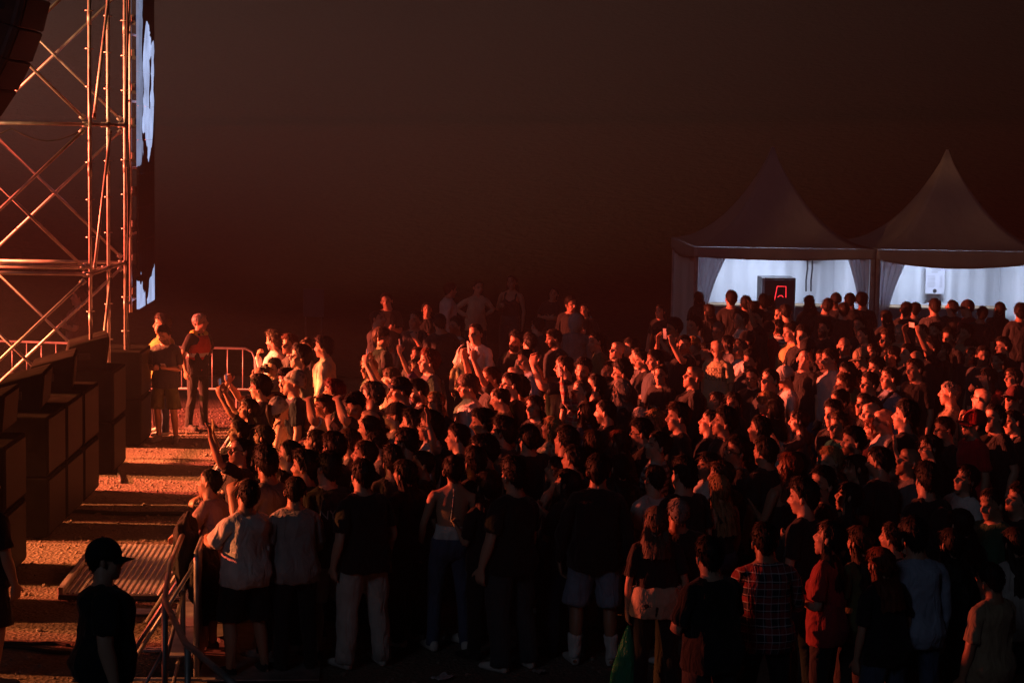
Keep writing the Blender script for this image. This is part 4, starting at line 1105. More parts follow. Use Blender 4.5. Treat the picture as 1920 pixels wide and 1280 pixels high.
# ------------------------------------------------------------------ police-type fences at the far end of the lane
def make_fence():
    root = empty('steel_fence'); L, Hh = 2.45, 1.08
    path_tube('frame', [(-L/2+.16, 0, .40), (-L/2, 0, .40), (-L/2, 0, Hh-.16), (-L/2+.05, 0, Hh-.05), (-L/2+.16, 0, Hh), (L/2-.16, 0, Hh), (L/2-.05, 0, Hh-.05), (L/2, 0, Hh-.16), (L/2, 0, .40), (-L/2+.16, 0, .40)], .021, STEEL, root, 10)
    for i in range(9):
        x = -L/2+.25*(i+1); bm = bmesh.new(); add_bar(bm, (x, 0, .40), (x, 0, Hh), .010, 8); finish('bar', bm, STEEL, root, True)
    for s in (-1, 1):
        bm = bmesh.new(); add_bar(bm, (s*(L/2-.3), 0, .40), (s*(L/2-.3), 0, .03), .018, 8); add_box(bm, (s*(L/2-.3), 0, .015), (.05, .62, .02)); finish('foot', bm, STEEL, root)
    return root
f0 = make_fence()
for i, (px, py, nm) in enumerate(((338, 651, 'behind the guards and the man with the phone'), (20, 640, 'behind the scaffold tower'))):
    o = f0 if i == 0 else copy_tree(f0); q = at_z(px, py, 1.08); o.location = (q.x, q.y, .0); o.rotation_euler = (0, 0, radians((0, -6)[i]))
    tag(o, 'grey steel tube fence '+nm, 'fence', 'steel fences across the far end of the lane')
# a stool with an object and a crate by the far stack
q = at_z(268, 800, 0)
st = empty('stool', (q.x, q.y, 0)); tag(st, 'small stool standing beside the farthest subwoofer stack', 'stool')
bm = bmesh.new(); add_bar(bm, (0, 0, .62), (0, 0, .66), .17, 16); finish('seat', bm, WOOD, st)
for i in range(4):
    a = i*pi/2+.6; bar('leg', (.12*cos(a), .12*sin(a), .62), (.19*cos(a), .19*sin(a), 0), .013, DARKSTEEL, st)
q = at_z(8, 655, 1.5)
drum = empty('drum_case', (-7.4, 27.6, 1.02)); tag(drum, 'round pale drum case on the stage at the left edge', 'case')
bm = bmesh.new(); add_bar(bm, (0, 0, 0), (0, 0, .46), .24, 20); finish('shell', bm, mat_simple('case_fibre', (.35, .27, .16), .7, 0, None, .2), drum, True)
bm = bmesh.new(); add_bar(bm, (0, 0, .44), (0, 0, .52), .25, 20); finish('lid', bm, bpy.data.materials['case_fibre'], drum, True)

# ------------------------------------------------------------------ notice board far behind
q = at_y(588, 568, 44)
nb = empty('notice_board', (q.x, q.y, 0)); tag(nb, 'pale notice board standing alone in the dark behind the crowd', 'board')
box('panel', (0, 0, q.z), (.46, .03, .62), mat_simple('board_grey', (.05, .055, .065), .7), nb, .004)
for s in (-.18, .18): bar('leg', (s, .02, 0), (s, .02, q.z-.28), .015, DARKSTEEL, nb)
# a dim row of bushes and a fence behind the ground would not show; added dark sheets stand for the far field

# ------------------------------------------------------------------ pagoda tents
def cloth_sheet(name, fn, nu, nv, mat, parent, thick=.004):
    bm = bmesh.new(); g = [[bm.verts.new(fn(i/nu, j/nv)) for i in range(nu+1)] for j in range(nv+1)]
    for j in range(nv):
        for i in range(nu): bm.faces.new((g[j][i], g[j][i+1], g[j+1][i+1], g[j+1][i]))
    o = finish(name, bm, mat, parent, True)
    so = o.modifiers.new('thickness', 'SOLIDIFY'); so.thickness = thick
    return o
TW, EAVE, PEAK = 3.62, 2.42, 4.42
def make_tent(corner, rz, label, sag, lamp):
    t = empty('pagoda_tent', corner, rz); tag(t, label, 'tent', 'white pagoda tents')
    # roof: a steep concave pyramid, each side a panel
    def prof(u): return EAVE+.02+(PEAK-EAVE)*(u**1.75*.72+.28*u**3.2)    # u: 0 eave, 1 peak
    c = TW/2
    cs = [(-.05, -.05), (TW+.05, -.05), (TW+.05, TW+.05), (-.05, TW+.05)]
    for s in range(4):
        a = Vector((*cs[s], 0)); b_ = Vector((*cs[(s+1) % 4], 0))
        def fn(u, v, a=a, b_=b_):
            m = a.lerp(b_, u); k = min(v, .985); p = m.lerp(Vector((c, c, 0)), k)
            bow = sin(pi*u)*(1-v)*v*.25
            p.z = prof(v)-bow*.35; return p
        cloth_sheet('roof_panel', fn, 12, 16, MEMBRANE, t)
        # valance hanging from the eave
        def fv(u, v, a=a, b_=b_, s=s):
            p = a.lerp(b_, u); nrm = Vector(((b_-a).y, -(b_-a).x, 0)).normalized()
            drop = .20+(sag[s] if s < len(sag) else .10)*sin(pi*u**.85)
            p = p+nrm*(.012+.012*sin(u*37)*v); p.z = EAVE+.015-v*drop; return p
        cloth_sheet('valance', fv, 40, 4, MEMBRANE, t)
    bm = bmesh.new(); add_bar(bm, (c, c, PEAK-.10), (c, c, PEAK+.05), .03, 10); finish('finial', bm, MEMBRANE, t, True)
    for x, y in ((0, 0), (TW, 0), (0, TW), (TW, TW)):
        bm = bmesh.new(); add_box(bm, (x, y, EAVE/2), (.07, .07, EAVE), None, .006); finish('post', bm, ALU, t)
    bm = bmesh.new()
    for (x0, y0_), (x1, y1_) in (((0, 0), (TW, 0)), ((TW, 0), (TW, TW)), ((TW, TW), (0, TW)), ((0, TW), (0, 0))):
        add_bar(bm, (x0, y0_, EAVE-.03), (x1, y1_, EAVE-.03), .025, 8)
    finish('eave_frame', bm, ALU, t)
    # back and side walls
    cloth_sheet('back_wall', lambda u, v: Vector((TW*u, TW-.10+.055*sin(u*19+.6*sin(u*7))*(.3+.7*(1-v))+.025*sin(u*61+1), .02+(EAVE-.06)*v)), 60, 10, WALLCLOTH, t)
    cloth_sheet('side_wall', lambda u, v: Vector((.05+.03*sin(u*17), TW*u, .02+(EAVE-.06)*v)), 40, 8, WALLCLOTH, t)
    cloth_sheet('side_wall', lambda u, v: Vector((TW-.05+.03*sin(u*19), TW*u, .02+(EAVE-.06)*v)), 40, 8, WALLCLOTH, t)
    # front curtains of clear sheet, gathered at the posts
    def cur(side, wtop, wlow):
        def f(u, v):
            z = .03+(EAVE-.10)*v
            w = wlow+(wtop-wlow)*max(0, (v-.45)/.55)**1.6
            x = (.06+w*u) if side > 0 else (TW-.06-w*u)
            return Vector((x, .02+.05*sin(u*26+v*2)*(1.0-.4*v)+.02*sin(u*57), z))
        return f
    cloth_sheet('curtain', cur(1, .62, .20), 30, 14, CLEARPVC, t); cloth_sheet('curtain', cur(-1, .50, .18), 30, 14, CLEARPVC, t)
    # strip lamp under the roof
    lm = bpy.data.lights.new('tent_lamp_light', 'AREA'); lm.energy = lamp; lm.color = (.60, .72, 1.0); lm.shape = 'RECTANGLE'; lm.size = 1.2; lm.size_y = .1; lm.spread = radians(170)
    lo = bpy.data.objects.new('tent_lamp_light', lm); COL.objects.link(lo); lo.parent = t; lo.location = (c, c*1.15, EAVE+.22)
    bm = bmesh.new(); add_box(bm, (c, c*1.15, EAVE+.26), (1.25, .09, .05), None, .008); finish('strip_lamp', bm, WHITEPL, t)
    return t
T0 = at_z(1306, 462, EAVE+.02); ra = radians(2.6)
ux = Vector((cos(ra), sin(ra), 0)); uy = Vector((-sin(ra), cos(ra), 0))
T0.z = 0
tentA = make_tent(T0, ra, 'white pagoda tent left of the other, with dark fridge inside', (.05, .1, .1, .12), 95)
tentB = make_tent(T0+ux*(TW+.10), ra, 'white pagoda tent at the right, with a paper notice on its wall', (.17, .1, .1, .1), 95)
tentC = make_tent(T0+ux*2*(TW+.10), ra, 'white pagoda tent cut off by the right edge of the photo', (.1, .1, .1, .1), 9)
def in_tent(t, p): return t.location+ux*p[0]+uy*p[1]+Vector((0, 0, p[2]))
# fridge with red light lines
fr = empty('drinks_fridge', in_tent(tentA, (1.98, 1.55, 0)), ra); tag(fr, 'dark drinks fridge with red light lines inside the left tent', 'fridge')
box('cabinet', (0, .3, .86), (.72, .60, 1.72), mat_simple('fridge_dark', (.008, .008, .009), .5), fr, .01)
box('side_trim', (-.33, -.012, .86), (.06, .03, 1.72), mat_simple('fridge_trim', (.45, .47, .52), .4), fr, .004)
box('door', (.03, -.012, .86), (.63, .022, 1.64), mat_simple('fridge_door', (.006, .006, .007), .35), fr, .004)
REDL = mat_emit('red_light_line', (1.0, .03, .04), 2.2)
for nm, pts in (('light_line', [(-.04, -.03, 1.54), (.15, -.03, 1.54), (.155, -.03, 1.305)]), ('light_line', [(-.035, -.03, 1.545), (-.083, -.03, 1.26), (-.147, -.03, 1.0), (-.18, -.03, .72)]), ('light_line', [(-.02, -.03, 1.31), (.02, -.03, 1.345), (.07, -.03, 1.345), (.10, -.03, 1.31)])):
    path_tube(nm, pts, .007, REDL, fr, 6)
# white box and hose on the wall
ac = empty('wall_heater', in_tent(tentA, (2.95, 3.30, 0)), ra); tag(ac, 'white box with dark pipes high on the left tent wall', 'box')
box('casing', (0, .08, 2.12), (.30, .22, .22), WHITEPL, ac, .015)
for s in (-.03, .08): path_tube('pipe', [(s, .04, 2.01), (s+.01, .05, 1.8), (s-.01, .06, 1.55), (s, .08, 1.3)], .018, RUBBER, ac, 6)
# notice on the right tent wall
no = empty('paper_notice', in_tent(tentB, (2.05, TW-.30, 0)), ra); tag(no, 'paper price notice with a dark round seal on the right tent wall', 'notice')
box('sheet', (0, 0, 1.62), (.42, .012, .66), mat_simple('notice_paper', (.56, .56, .62), .8), no)
rn = random.Random(2)
for i in range(3): box('heading', (rn.uniform(-.02, .02), -.009, 1.86-i*.045), (.26-.06*i, .003, .022), GREYPRINT, no)
for i in range(9): box('text_line', (-.08+rn.uniform(-.01, .01), -.009, 1.68-i*.030), (.16+rn.uniform(-.04, .03), .003, .009), GREYPRINT, no); box('price', (.13, -.009, 1.68-i*.030), (.05, .003, .009), GREYPRINT, no)
bm = bmesh.new(); add_bar(bm, (0, -.006, 1.355), (0, -.012, 1.355), .045, 18); finish('seal', bm, PRINT, no)
# serving counters in the tents
for t, lab in ((tentA, 'long serving counter across the back of the left tent'), (tentB, 'long serving counter across the back of the right tent')):
    cn = empty('serving_counter', in_tent(t, (TW/2, 2.55, 0)), ra); tag(cn, lab, 'counter', 'serving counters in the tents')
    box('top', (0, 0, 1.06), (TW-.5, .60, .04), WOOD, cn, .006); box('front_panel', (0, -.26, .53), (TW-.55, .02, 1.02), PLASTIC, cn)
    for s in (-1, 1): box('leg', (s*(TW/2-.35), .2, .52), (.05, .05, 1.04), DARKSTEEL, cn)
# litter
def litter(px, py, sz, col, lab, seed):
    q = at_z(px, py, 0); bm = bmesh.new(); bmesh.ops.create_grid(bm, x_segments=8, y_segments=6, size=1)
    for v in bm.verts: v.co = Vector((v.co.x*sz[0], v.co.y*sz[1], .018+.03*mnoise.noise(Vector((v.co.x*1.7, v.co.y*1.7, seed)))))
    o = finish('litter', bm, CLOTH, None, True, (q.x, q.y, .004)); so = o.modifiers.new('thickness', 'SOLIDIFY'); so.thickness = .002
    o.rotation_euler = (0, 0, seed); o.color = (*col, 1); tag(o, lab, 'litter', 'litter on the ground')
litter(832, 1272, (.11, .06), (.55, .58, .62), 'crumpled pale plastic scrap on the ground at the bottom centre', 1.0)
litter(1010, 1262, (.05, .04), (.35, .33, .30), 'small paper scrap on the ground right of the pale plastic one', 2.2)
# ------------------------------------------------------------------ the people: place of the crown of the head in the photograph, looks, pose | label
# x y sex hair top arms facing extras | label          arms: left/right   facing: body angle,head turn ('-' = towards the stage)
PEOPLE = '''
196 1014 m cap:black tee:black down/down 20,-6 h1.78,jeans,dark,wide1.28 | man in black cap and black clothes in silhouette at the bottom left
310 608 m short:black tee:charcoal text/text 262,-8 shorts:olive,phonef,hp16,beard | man in dark T-shirt and olive shorts looking down at his phone
370 586 m buzz:grey tee:black hips/pocket 330,20 vest,jeans:black,cap0 | guard in red reflective waistcoat standing with his side to us
306 592 m short:brown tee:yellow rail/rail 205,0 vesty | guard in yellow waistcoat leaning behind the man with the phone
144 545 m short:brown tee:maroon down/down 200,0 - | dim figure in dark red standing behind the scaffold
-30 880 m short:black tee:black down/down 60,0 shorts:black,h1.8 | person in black shorts cut off by the left edge
517 620 m curly:brown shirt:white down/mouth 196,0 beard | bearded man in white shirt with his hand at his mouth
548 628 f curly:auburn tee:charcoal down/down 190,0 dim | person with auburn curls behind the bearded man
576 634 f bun:brown tee:black down/down 205,0 - | woman with a hair knot behind the tall man in spectacles
560 646 m curly:black hoodie:greygreen pocket/down 188,0 glasses,hp-8,h1.84 | tall man with black hair and spectacles in grey-green sweater
612 627 m curly:darkbrown shirt:cream side/side 186,0 walk,shortsx | curly-haired person in cream shirt walking alone towards the left
512 674 k short:black hoodie:grey camera/camera 190,0 hp-5 | child with black hair and grey hood lifting a camera
543 693 m curly:black tee:black phone/phone 186,0 phone | person with bushy black hair behind the man in the patterned beanie
497 702 m curly:black tee:darkgrey phone/phone 190,0 glasses,phone,h1.74 | man with big black hair and spectacles filming with raised phone
553 695 m beanie:patterned tee:navy down/down 196,-12 hp-14,h1.8 | man in patterned grey beanie and navy T-shirt
473 747 f long:black tee:black high/high 182,0 phone,hp-8 | woman with straight black hair filming with both hands by the barrier
522 744 f beanie:greyscarf tank:cream hold/down 10,30 - | smiling woman in grey headscarf turned to the right
609 737 m buzz:brown tee:offwhite brow/down 186,0 glasses,watch,hp-6 | man in spectacles and white T-shirt shading his eyes with his hand
627 713 m curly:redtint tee:black down/down 190,0 - | person with dark curls tinted bright red in front
671 736 m short:black tee:darkgrey brow/down 196,10 shades,hp14 | dark-haired man with sunglasses pushed up, looking down
691 766 m bald tee:darkgrey down/down 165,0 - | bald head lit orange below the man with pushed-up sunglasses
445 786 f pony:black tee:black wave/wave 178,0 - | woman with black ponytail raising an open hand beside the barrier
492 795 f long:darkbrown tee:black rail/rail 172,0 - | woman with long dark brown hair in the second row by the barrier
456 822 f pony:black tee:black up/rail 200,14 glasses,shades0 | girl in spectacles with hair tied back and hand raised at the barrier
541 830 m short:darkbrown tee:black down/down 165,0 - | boy with short dark brown hair, ear showing, behind the clasped hands
592 806 f long:darkbrown tee:black down/down 170,0 - | woman with dark hair falling over her shoulders, seen from behind
627 813 m curly:black tee:black down/down 160,0 - | person with a mop of black curls seen from behind
664 806 m bowl:brown tee:grey down/down 178,0 - | person with rounded brown hair just left of the shaved man
694 783 m short:darkbrown tee:darkgrey phone/down 160,0 - | man with cropped dark hair in front of the bald head
692 823 m crop:brown tee:black down/down 178,10 - | man with cropped brown hair and reddened ear
456 852 k short:darkbrown tee:black rail/rail 150,0 - | child with tousled dark brown hair pressed against the barrier
507 843 m short:black tee:grey clasp/clasp 160,6 - | boy with black hair holding clasped hands before his chin
576 847 m curly:black tee:black down/down 150,0 - | person with a wide mop of black curls over the boy in grey
619 852 m short:black tee:black down/down 118,0 shorts:white,print:NYCV,h1.76,wide1.2 | young man in black T-shirt with lettering on the back and white shorts
684 861 m short:black tee:black pocket/pocket 112,0 trousers:offwhite,h1.76,wide1.2 | young man in black T-shirt and pale trousers seen from behind
411 879 k crop:darkbrown tee:greypink rail/rail 150,0 h1.60,shorts:black,lean16 | boy in grey-pink T-shirt leaning his arms on the barrier
460 899 k short:black tee:white rail/down 122,0 h1.66,wide1.28,shorts:black | boy in white T-shirt seen from behind near the railing
554 894 k crop:darkbrown tee:lightgrey down/cross 112,0 h1.66,wide1.22,glasses,jeans:black | boy in light grey T-shirt and spectacles seen from behind
522 884 k curly:darkbrown tee:darkgrey down/down 130,0 h1.52 | child with dark curls between the two boys in pale T-shirts
738 838 m short:black tee:black pocket/pocket 115,0 num:7,beard | man in black football shirt with the number seven on his back
800 843 f pony:darkbrown tee:black down/down 165,0 earring,h1.62 | woman with tied-back hair, headband and earring in profile
846 850 f bun:darkbrown halter:white down/down 96,0 jeans:denim,h1.72 | woman in white halter top with bare back and jeans
701 720 m curly:greybrown tee:darkgrey down/down 160,0 - | man with thick greyish brown hair seen from behind
734 722 m buzz:darkbrown tee:black down/down 300,10 shadesup | man with sunglasses on his cropped head facing us
759 709 m short:darkbrown tee:denim down/down 186,0 band | man in headband with a pale blue shirt and strap
796 713 m short:black tee:black down/down 200,8 beard,hp10 | dark-haired man with moustache and cream collar looking down
822 735 f long:blonde tee:black down/down 262,-14 glasses | smiling blonde woman in spectacles facing us
738 758 m cap:black tee:grey down/down 182,0 capback,glasses | man in backward black cap and pale spectacles
768 771 m curly:black tee:black down/down 160,0 - | person with tight black curls behind the man in the backward cap
723 807 m buzz:darkbrown tee:grey down/down 180,0 hp14 | man with shaved head bowed to the left
764 801 m short:darkbrown tee:black down/down 148,0 h1.8 | broad man with smooth dark hair in the middle of the near rows
811 775 m short:black shirt:white down/down 190,0 glasses,h1.78 | man with black hair and spectacles in white-collared shirt
860 796 m short:black tee:black up/wave 176,0 watch | man raising both bare forearms with a pale wrist band
882 704 m bowl:greybrown shirt:white down/down 190,0 h1.78 | man with bowl-cut greying hair in white shirt
920 688 m short:brown tee:darkgrey high/high 190,10 phone | man holding a phone high above the crowd with both arms
942 725 m buzz:brown shirt/floral:sand down/down 192,0 hp12 | man with cropped hair in patterned shirt looking down
964 701 m short:black tee:black down/down 186,0 glasses | black-haired person in spectacles in profile beside the flower in someone's hair
905 768 m curly:black tee:black down/down 150,0 - | person with thick black curls below the raised arms
952 782 m curly:black tee:darkgrey down/down 150,0 h1.8 | person with very wide dark curls in the middle of the crowd
915 816 m curly:black tee:black down/down 172,0 - | young man with black curls and brightly lit ear and cheek
896 834 m short:darkbrown tee:black down/down 140,0 - | man with dark hair behind and right of the woman with the bare back
706 581 m buzz:brown tee:black cross/cross 350,-20 h1.82 | man with shaved sides in black T-shirt turned right, arms folded
778 584 m short:black tee:black mouth/down 235,-18 h1.82 | dark-haired man in black T-shirt holding a phone to his shoulder
717 614 m bowl:brown tee:black down/down 20,0 - | boy with brown fringe and white collar turned to the right
727 549 m short:black tee:black down/down 250,0 dim | dim figure alone behind the man with shaved sides
797 566 f long:black tee:black down/down 255,0 dim | dim woman behind the man holding a phone to his shoulder
839 529 m short:black shirt:white pocket/pocket 20,20 h1.84 | man in white shirt turned right, far behind the crowd
893 526 f pony:darkbrown shirt:cream hips/hips 290,0 h1.78 | woman in cream blouse with hands on hips far behind the crowd
958 517 f long:darkbrown tank:black down/hold 262,0 h1.84 | tall woman in black dress with bent arm far behind the crowd
1034 538 f long:black tee:black cross/cross 262,0 - | dim woman in black with folded arms in the back row
832 588 m short:black tee:black down/down 100,0 h1.84 | man with black hair and black T-shirt seen from behind at the back
856 598 m short:darkbrown tee:offwhite drink/down 200,0 - | person lifting an arm to drink beside the man seen from behind
889 607 m crop:darkbrown tee:white down/down 250,-10 h1.84,beard0 | smiling young man in white T-shirt facing us
877 645 f bun:darkbrown tank:slate hold/hold 262,0 cup | woman in slate vest top holding a red drink
701 670 f long:blonde tee:sage down/down 215,10 - | blonde woman with hair beside her face, left of the raised phone
736 690 f bowl:brown tee:cream high/high 190,0 phone | person filming with two raised hands beside the blonde woman
783 648 f pony:brown tee:black down/down 240,0 - | small face between the man in black and the curly auburn hair
806 655 m curly:auburn tee:grey down/down 200,0 - | person with auburn curls beside the one filming one-handed
782 672 f wavy:darkbrown tee:purple high/mouth 186,0 phone | woman with wavy brown hair filming one-handed
966 622 m short:black tee:black down/down 240,0 beard | bearded man with black neckband facing us
993 625 m short:black tee:darkgrey down/down 150,-10 - | dark-haired man turned away beside the bearded man with neckband
1008 595 m buzz:brown shirt:slate pocket/pocket 165,-30 h1.8 | man with cropped hair and slate shirt turned away at the back
1046 617 m short:darkbrown tee:charcoal down/down 196,0 hp10,beard | man with thick fringe and charcoal T-shirt looking down
1077 588 m hood:lightgrey hoodie:greypink down/down 100,0 - | person in pale hood and pink-grey top seen from behind
1072 556 m short:black tee:black down/down 250,0 dim | dim figure behind the person in the pale hood
1098 570 f long:black tee:black down/down 250,0 dim | dim figure right of the person in the pale hood
1133 623 f pony:black tee:olive hold/down 205,10 phone,lean14,h1.74 | woman in olive top leaning forward with a phone
1155 638 m bald tee:black down/down 196,0 - | balding man beside the leaning woman in olive
990 656 m short:black tee:paleblue down/down 200,10 hp8,h1.8 | black-haired man in pale blue T-shirt looking down
966 685 m bald tee:darkgrey down/down 186,0 glasses | bald person in spectacles in front of the bearded man with neckband
1061 667 m crop:brown tee:darkgrey phone/phone 190,0 glasses | man in glinting spectacles peering over his phone
1095 674 m short:black tee:black down/down 262,-12 beard,h1.8 | black-bearded man staring towards us
1118 702 m short:black tee:black down/down 176,0 - | dark-haired man in profile right of the raised phone hand
1085 713 m crop:greybrown shirt/plaid:sand up/down 188,0 phoneone,hp-14 | greying man in checked shirt holding his phone up with one hand
1147 677 m crop:brown tee:black down/down 230,0 mask | man wearing a dark face mask
1177 676 m short:black tee:black down/down 186,0 glasses,h1.82 | big man in spectacles right of the man with the mask
1166 712 m wavy:grey tee:greybrown down/down 196,0 beardgrey | grey-haired man with grey beard
1184 636 m short:darkbrown tee:black down/down 190,0 - | man in profile behind the big man in spectacles
1198 652 f pony:darkbrown tee:grey down/down 200,0 - | woman in profile, leftmost of the row of three faces
1214 658 f pony:black tee:black cross/cross 196,0 - | woman in profile, middle of the row of three faces
1231 656 m short:black tee:slate down/down 200,0 - | man in profile, rightmost of the row of three faces
1241 682 f bun:brown tee:black hold/hold 240,0 glasses,phonef | woman in round spectacles and black T-shirt holding a phone low
985 705 m curly:darkbrown tee:black down/down 168,0 flower | person with a pale flower in dark curls
972 722 f bowl:darkbrown tee:black down/down 196,12 glasses | person with dark bob and spectacles looking down
1000 743 f wavy:brown tee:black down/down 215,10 - | woman with brown waves half hiding her face
1036 781 f long:blonde shirt/floral:cream down/down 150,0 - | woman with long blonde hair and flowered top seen from behind
1099 752 f long:darkbrown shirt:denim down/down 145,0 - | woman with long dark hair and denim waistcoat seen from behind
1138 750 m buzz:black shirt:black down/down 165,0 beard | man with clipped black hair and beard in black collared shirt
1196 767 f bowl:lightgrey tee:black down/down 186,0 glasses | woman with short silver hair and spectacles
1231 770 f wavy:blonde tee:brown down/down 190,0 - | fair-haired woman right of the silver-haired one
998 795 m short:black tee:black down/down 130,0 h1.78 | man with round black head of hair seen from behind, left of the blonde
1112 805 f long:brown tee:black down/down 130,0 - | woman with long straight brown hair in front of the bearded man in black
1172 806 f long:auburn tee:black down/down 160,0 - | woman with long reddish hair in profile
1205 788 m short:black tee:black down/down 165,0 glasses | dark-haired man in front of the silver-haired woman
1229 806 m short:black shirt/stripe:offwhite down/down 176,0 h1.78 | man with black hair and striped collar in profile
1119 855 m bowl:black shirt:black pocket/pocket 102,0 shorts:paleblue,h1.80,wide1.35,socks | man in black shirt and pale blue shorts seen from behind
1040 852 f bun:darkbrown tank:darkred cross/cross 150,0 - | woman in dark red vest top with bare shoulder
1064 879 f wavy:black tee:black cross/down 130,0 h1.62 | woman with wavy black hair below the one in dark red
1221 871 k short:black tee:white down/down 124,0 h1.66,glasses | boy in white T-shirt with black hair seen from behind
1236 952 f long:greybrown tee:black down/down 96,0 h1.62,jeans:black,creamband | woman in black and cream sweater carrying a green bag
1279 933 m buzz:grey tee:black down/down 100,0 h1.68,jeans | older man with short grey hair in black T-shirt seen from behind
1327 845 f wavy:darkbrown shirt:offwhite hold/hold 192,0 cup,earring | smiling woman in white blouse holding a white cup
1356 863 f wavy:brown tee:black down/down 190,0 - | woman half hidden behind the smiling woman in white blouse
1353 886 f long:blonde tank:black hold/down 140,0 h1.63,cup | woman with long straight fair hair in black vest top
1402 828 f long:brown tee:black down/down 190,0 - | woman with hair swept back and necklace in profile
1386 818 m short:darkbrown tee:black down/down 190,0 glasses | man in spectacles just behind the woman with the necklace
1441 818 m short:black tee:black down/down 150,0 h1.8 | man with black hair seen from behind, right of the woman with necklace
1472 846 f long:auburn tank:black hold/down 135,0 - | woman with long auburn hair in strappy top, arm raised
1440 983 m short:black shirt/plaid:navy cross/cross 105,0 h1.76,jeans | man in checked red and blue shirt seen from behind
1555 978 f long:darkbrown tee:red text/text 160,0 phonef,h1.68,jeans | woman in red T-shirt looking at her phone
1666 1024 f long:auburn tee:black down/down 120,0 h1.62 | woman with long auburn hair near the bottom right
1722 978 m short:black shirt:paleblue down/down 95,0 h1.74 | person with pale blue shirt sleeve near the bottom right
1861 1054 k short:darkbrown tee:sand down/down 130,0 h1.60 | boy in sand-coloured T-shirt at the bottom right
1546 878 m short:black tee:charcoal down/down 165,0 - | dark-haired man in charcoal looking down, in front of the curly blonde
1651 838 m short:black tee:black down/down 125,0 h1.8 | broad-backed man in black with bright neck seen from behind
1556 837 f curly:blonde tee:black down/down 192,8 - | woman with curly blonde hair lit red
1613 851 f long:darkbrown tee:black down/down 188,0 - | woman with long dark hair in profile left of the broad-backed man
1698 836 m bald tee:grey down/down 190,0 hp-16 | older balding man with face turned upwards
1686 862 f wavy:black tee:black mouth/down 180,0 - | woman with dark hair below the balding man looking up
1746 871 m short:black tee:black down/down 130,0 strap,h1.78 | man in black with rucksack straps seen from behind
1806 868 f wavy:darkbrown tee:white down/down 225,0 h1.70 | smiling woman in loose white T-shirt
1869 914 m crop:darkbrown tee:green text/text 215,0 phonef,hp8 | man in green T-shirt holding a phone at his chest
1811 955 f long:black tee:black down/down 110,0 h1.64 | woman with long black hair in front of the smiling woman in white
1688 975 f bun:black tee:black hold/down 140,0 phonef | woman in black with lit cheek left of the rucksack man
1905 988 f long:darkbrown tee:offwhite hold/down 120,0 h1.62 | woman in off-white top at the right edge near the bottom
1911 905 m short:black tee:black down/down 190,0 - | man in black at the right edge beside the man in green
1238 570 f long:darkbrown tee:black down/down 235,0 dim | dim woman standing left of the left tent
1264 598 m short:black tee:darkgrey camera/camera 205,0 camera | photographer holding a camera to the eye
1237 612 f fringe:darkbrown tee:greypink down/down 225,0 - | woman with dark fringe in pinkish top left of the photographer
1300 594 m short:darkbrown tee:white down/down 196,0 h1.78 | man with dark hair and white T-shirt in profile below the tent corner
1281 627 m short:black tee:black phone/phone 225,0 phone | black-haired person with hands held up below the photographer
1305 630 f fringe:blonde tee:brown down/down 235,0 - | blonde woman with fringe facing us
1348 604 m short:grey tee:black down/down 225,0 glasses | grey-haired man in spectacles at the back
1328 642 f bowl:black tee:black phone/down 190,0 - | small face left of the bald man in lettered T-shirt
1348 636 m bald tee:sagecream down/down 60,50 lacoste,h1.78 | bald man in cream T-shirt with rows of lettering on the back
1369 628 f long:black tee:grey down/down 196,0 - | woman with long black hair right of the bald man's head
1395 583 m short:darkbrown shirt:offwhite down/down 205,0 h1.82 | tall man in white shirt at the back
1398 622 m cap:black tee:darkgrey down/down 200,0 - | man in black cap in front of the tall man in white
1391 638 m crop:greybrown shirt:white down/down 196,0 - | man with greying hair and white shirt below the black cap
1409 658 m short:black tee:charcoal down/down 205,0 beard,h1.78 | dark-haired man with short beard and charcoal T-shirt
1444 602 f cap:black tee:brightred down/down 200,12 hp10 | person in dark cap and bright red T-shirt
1461 598 f long:darkbrown shirt/stripe:white down/down 205,0 - | woman behind the person in bright red
1486 607 m short:brown tee:yellowcream down/down 196,0 h1.82 | man in pale yellow T-shirt looking left
1506 612 m short:black tee:black down/down 225,0 - | face just right of the man in pale yellow
1509 634 m cap:black tee:black down/down 215,0 - | person in black cap with orange badge
1513 655 m bald tee:black down/down 235,0 - | heavy bald man below the black cap with badge
1412 690 f pony:black tee:black down/down 225,0 glasses | woman in dark spectacles beside the man with lifted chin
1441 691 m crop:black tee:charcoal down/down 205,0 hp-8,h1.8 | man with cropped black hair and lifted chin
1476 686 m cap:offwhite tee:white down/down 200,6 hp12,h1.78 | person in white cap and white T-shirt looking down
1296 684 m bald shirt:black down/down 185,0 h1.86,beard0 | tall bald man in black shirt in profile
1315 547 f long:black tee:black down/down 95,0 - | silhouette of a long-haired woman at the left tent's curtain
1334 569 f long:black tee:black down/down 100,0 - | silhouette of a shorter woman beside the left tent's curtain
1374 545 m short:black tee:black down/down 90,0 h1.88 | silhouette of a tall man against the left tent's bright wall
1399 556 m short:black tee:black down/down 85,0 - | silhouette with tousled hair right of the tall one
1415 564 m short:black tee:black down/down 85,0 - | silhouette of a round head, second right of the tall one
1432 554 m short:black tee:black down/down 95,0 - | silhouette of a narrow head left of the tent's fridge
1447 553 f long:black tee:black down/down 90,0 - | silhouette of a woman with smooth hair left of the fridge
1424 582 m short:black tee:black up/down 195,0 - | dim man with one fist raised before the left tent
1480 570 m short:black tee:black down/down 95,0 - | silhouette of a low round head before the fridge
1462 576 f long:darkbrown tee:black down/down 215,0 dim | dim long-haired woman before the fridge
1521 554 f wavy:black tee:black down/down 95,0 h1.7 | silhouette of a woman with bushy hair before the fridge door
1545 560 m short:darkbrown tee:black down/down 80,0 - | silhouette of a small head right of the fridge
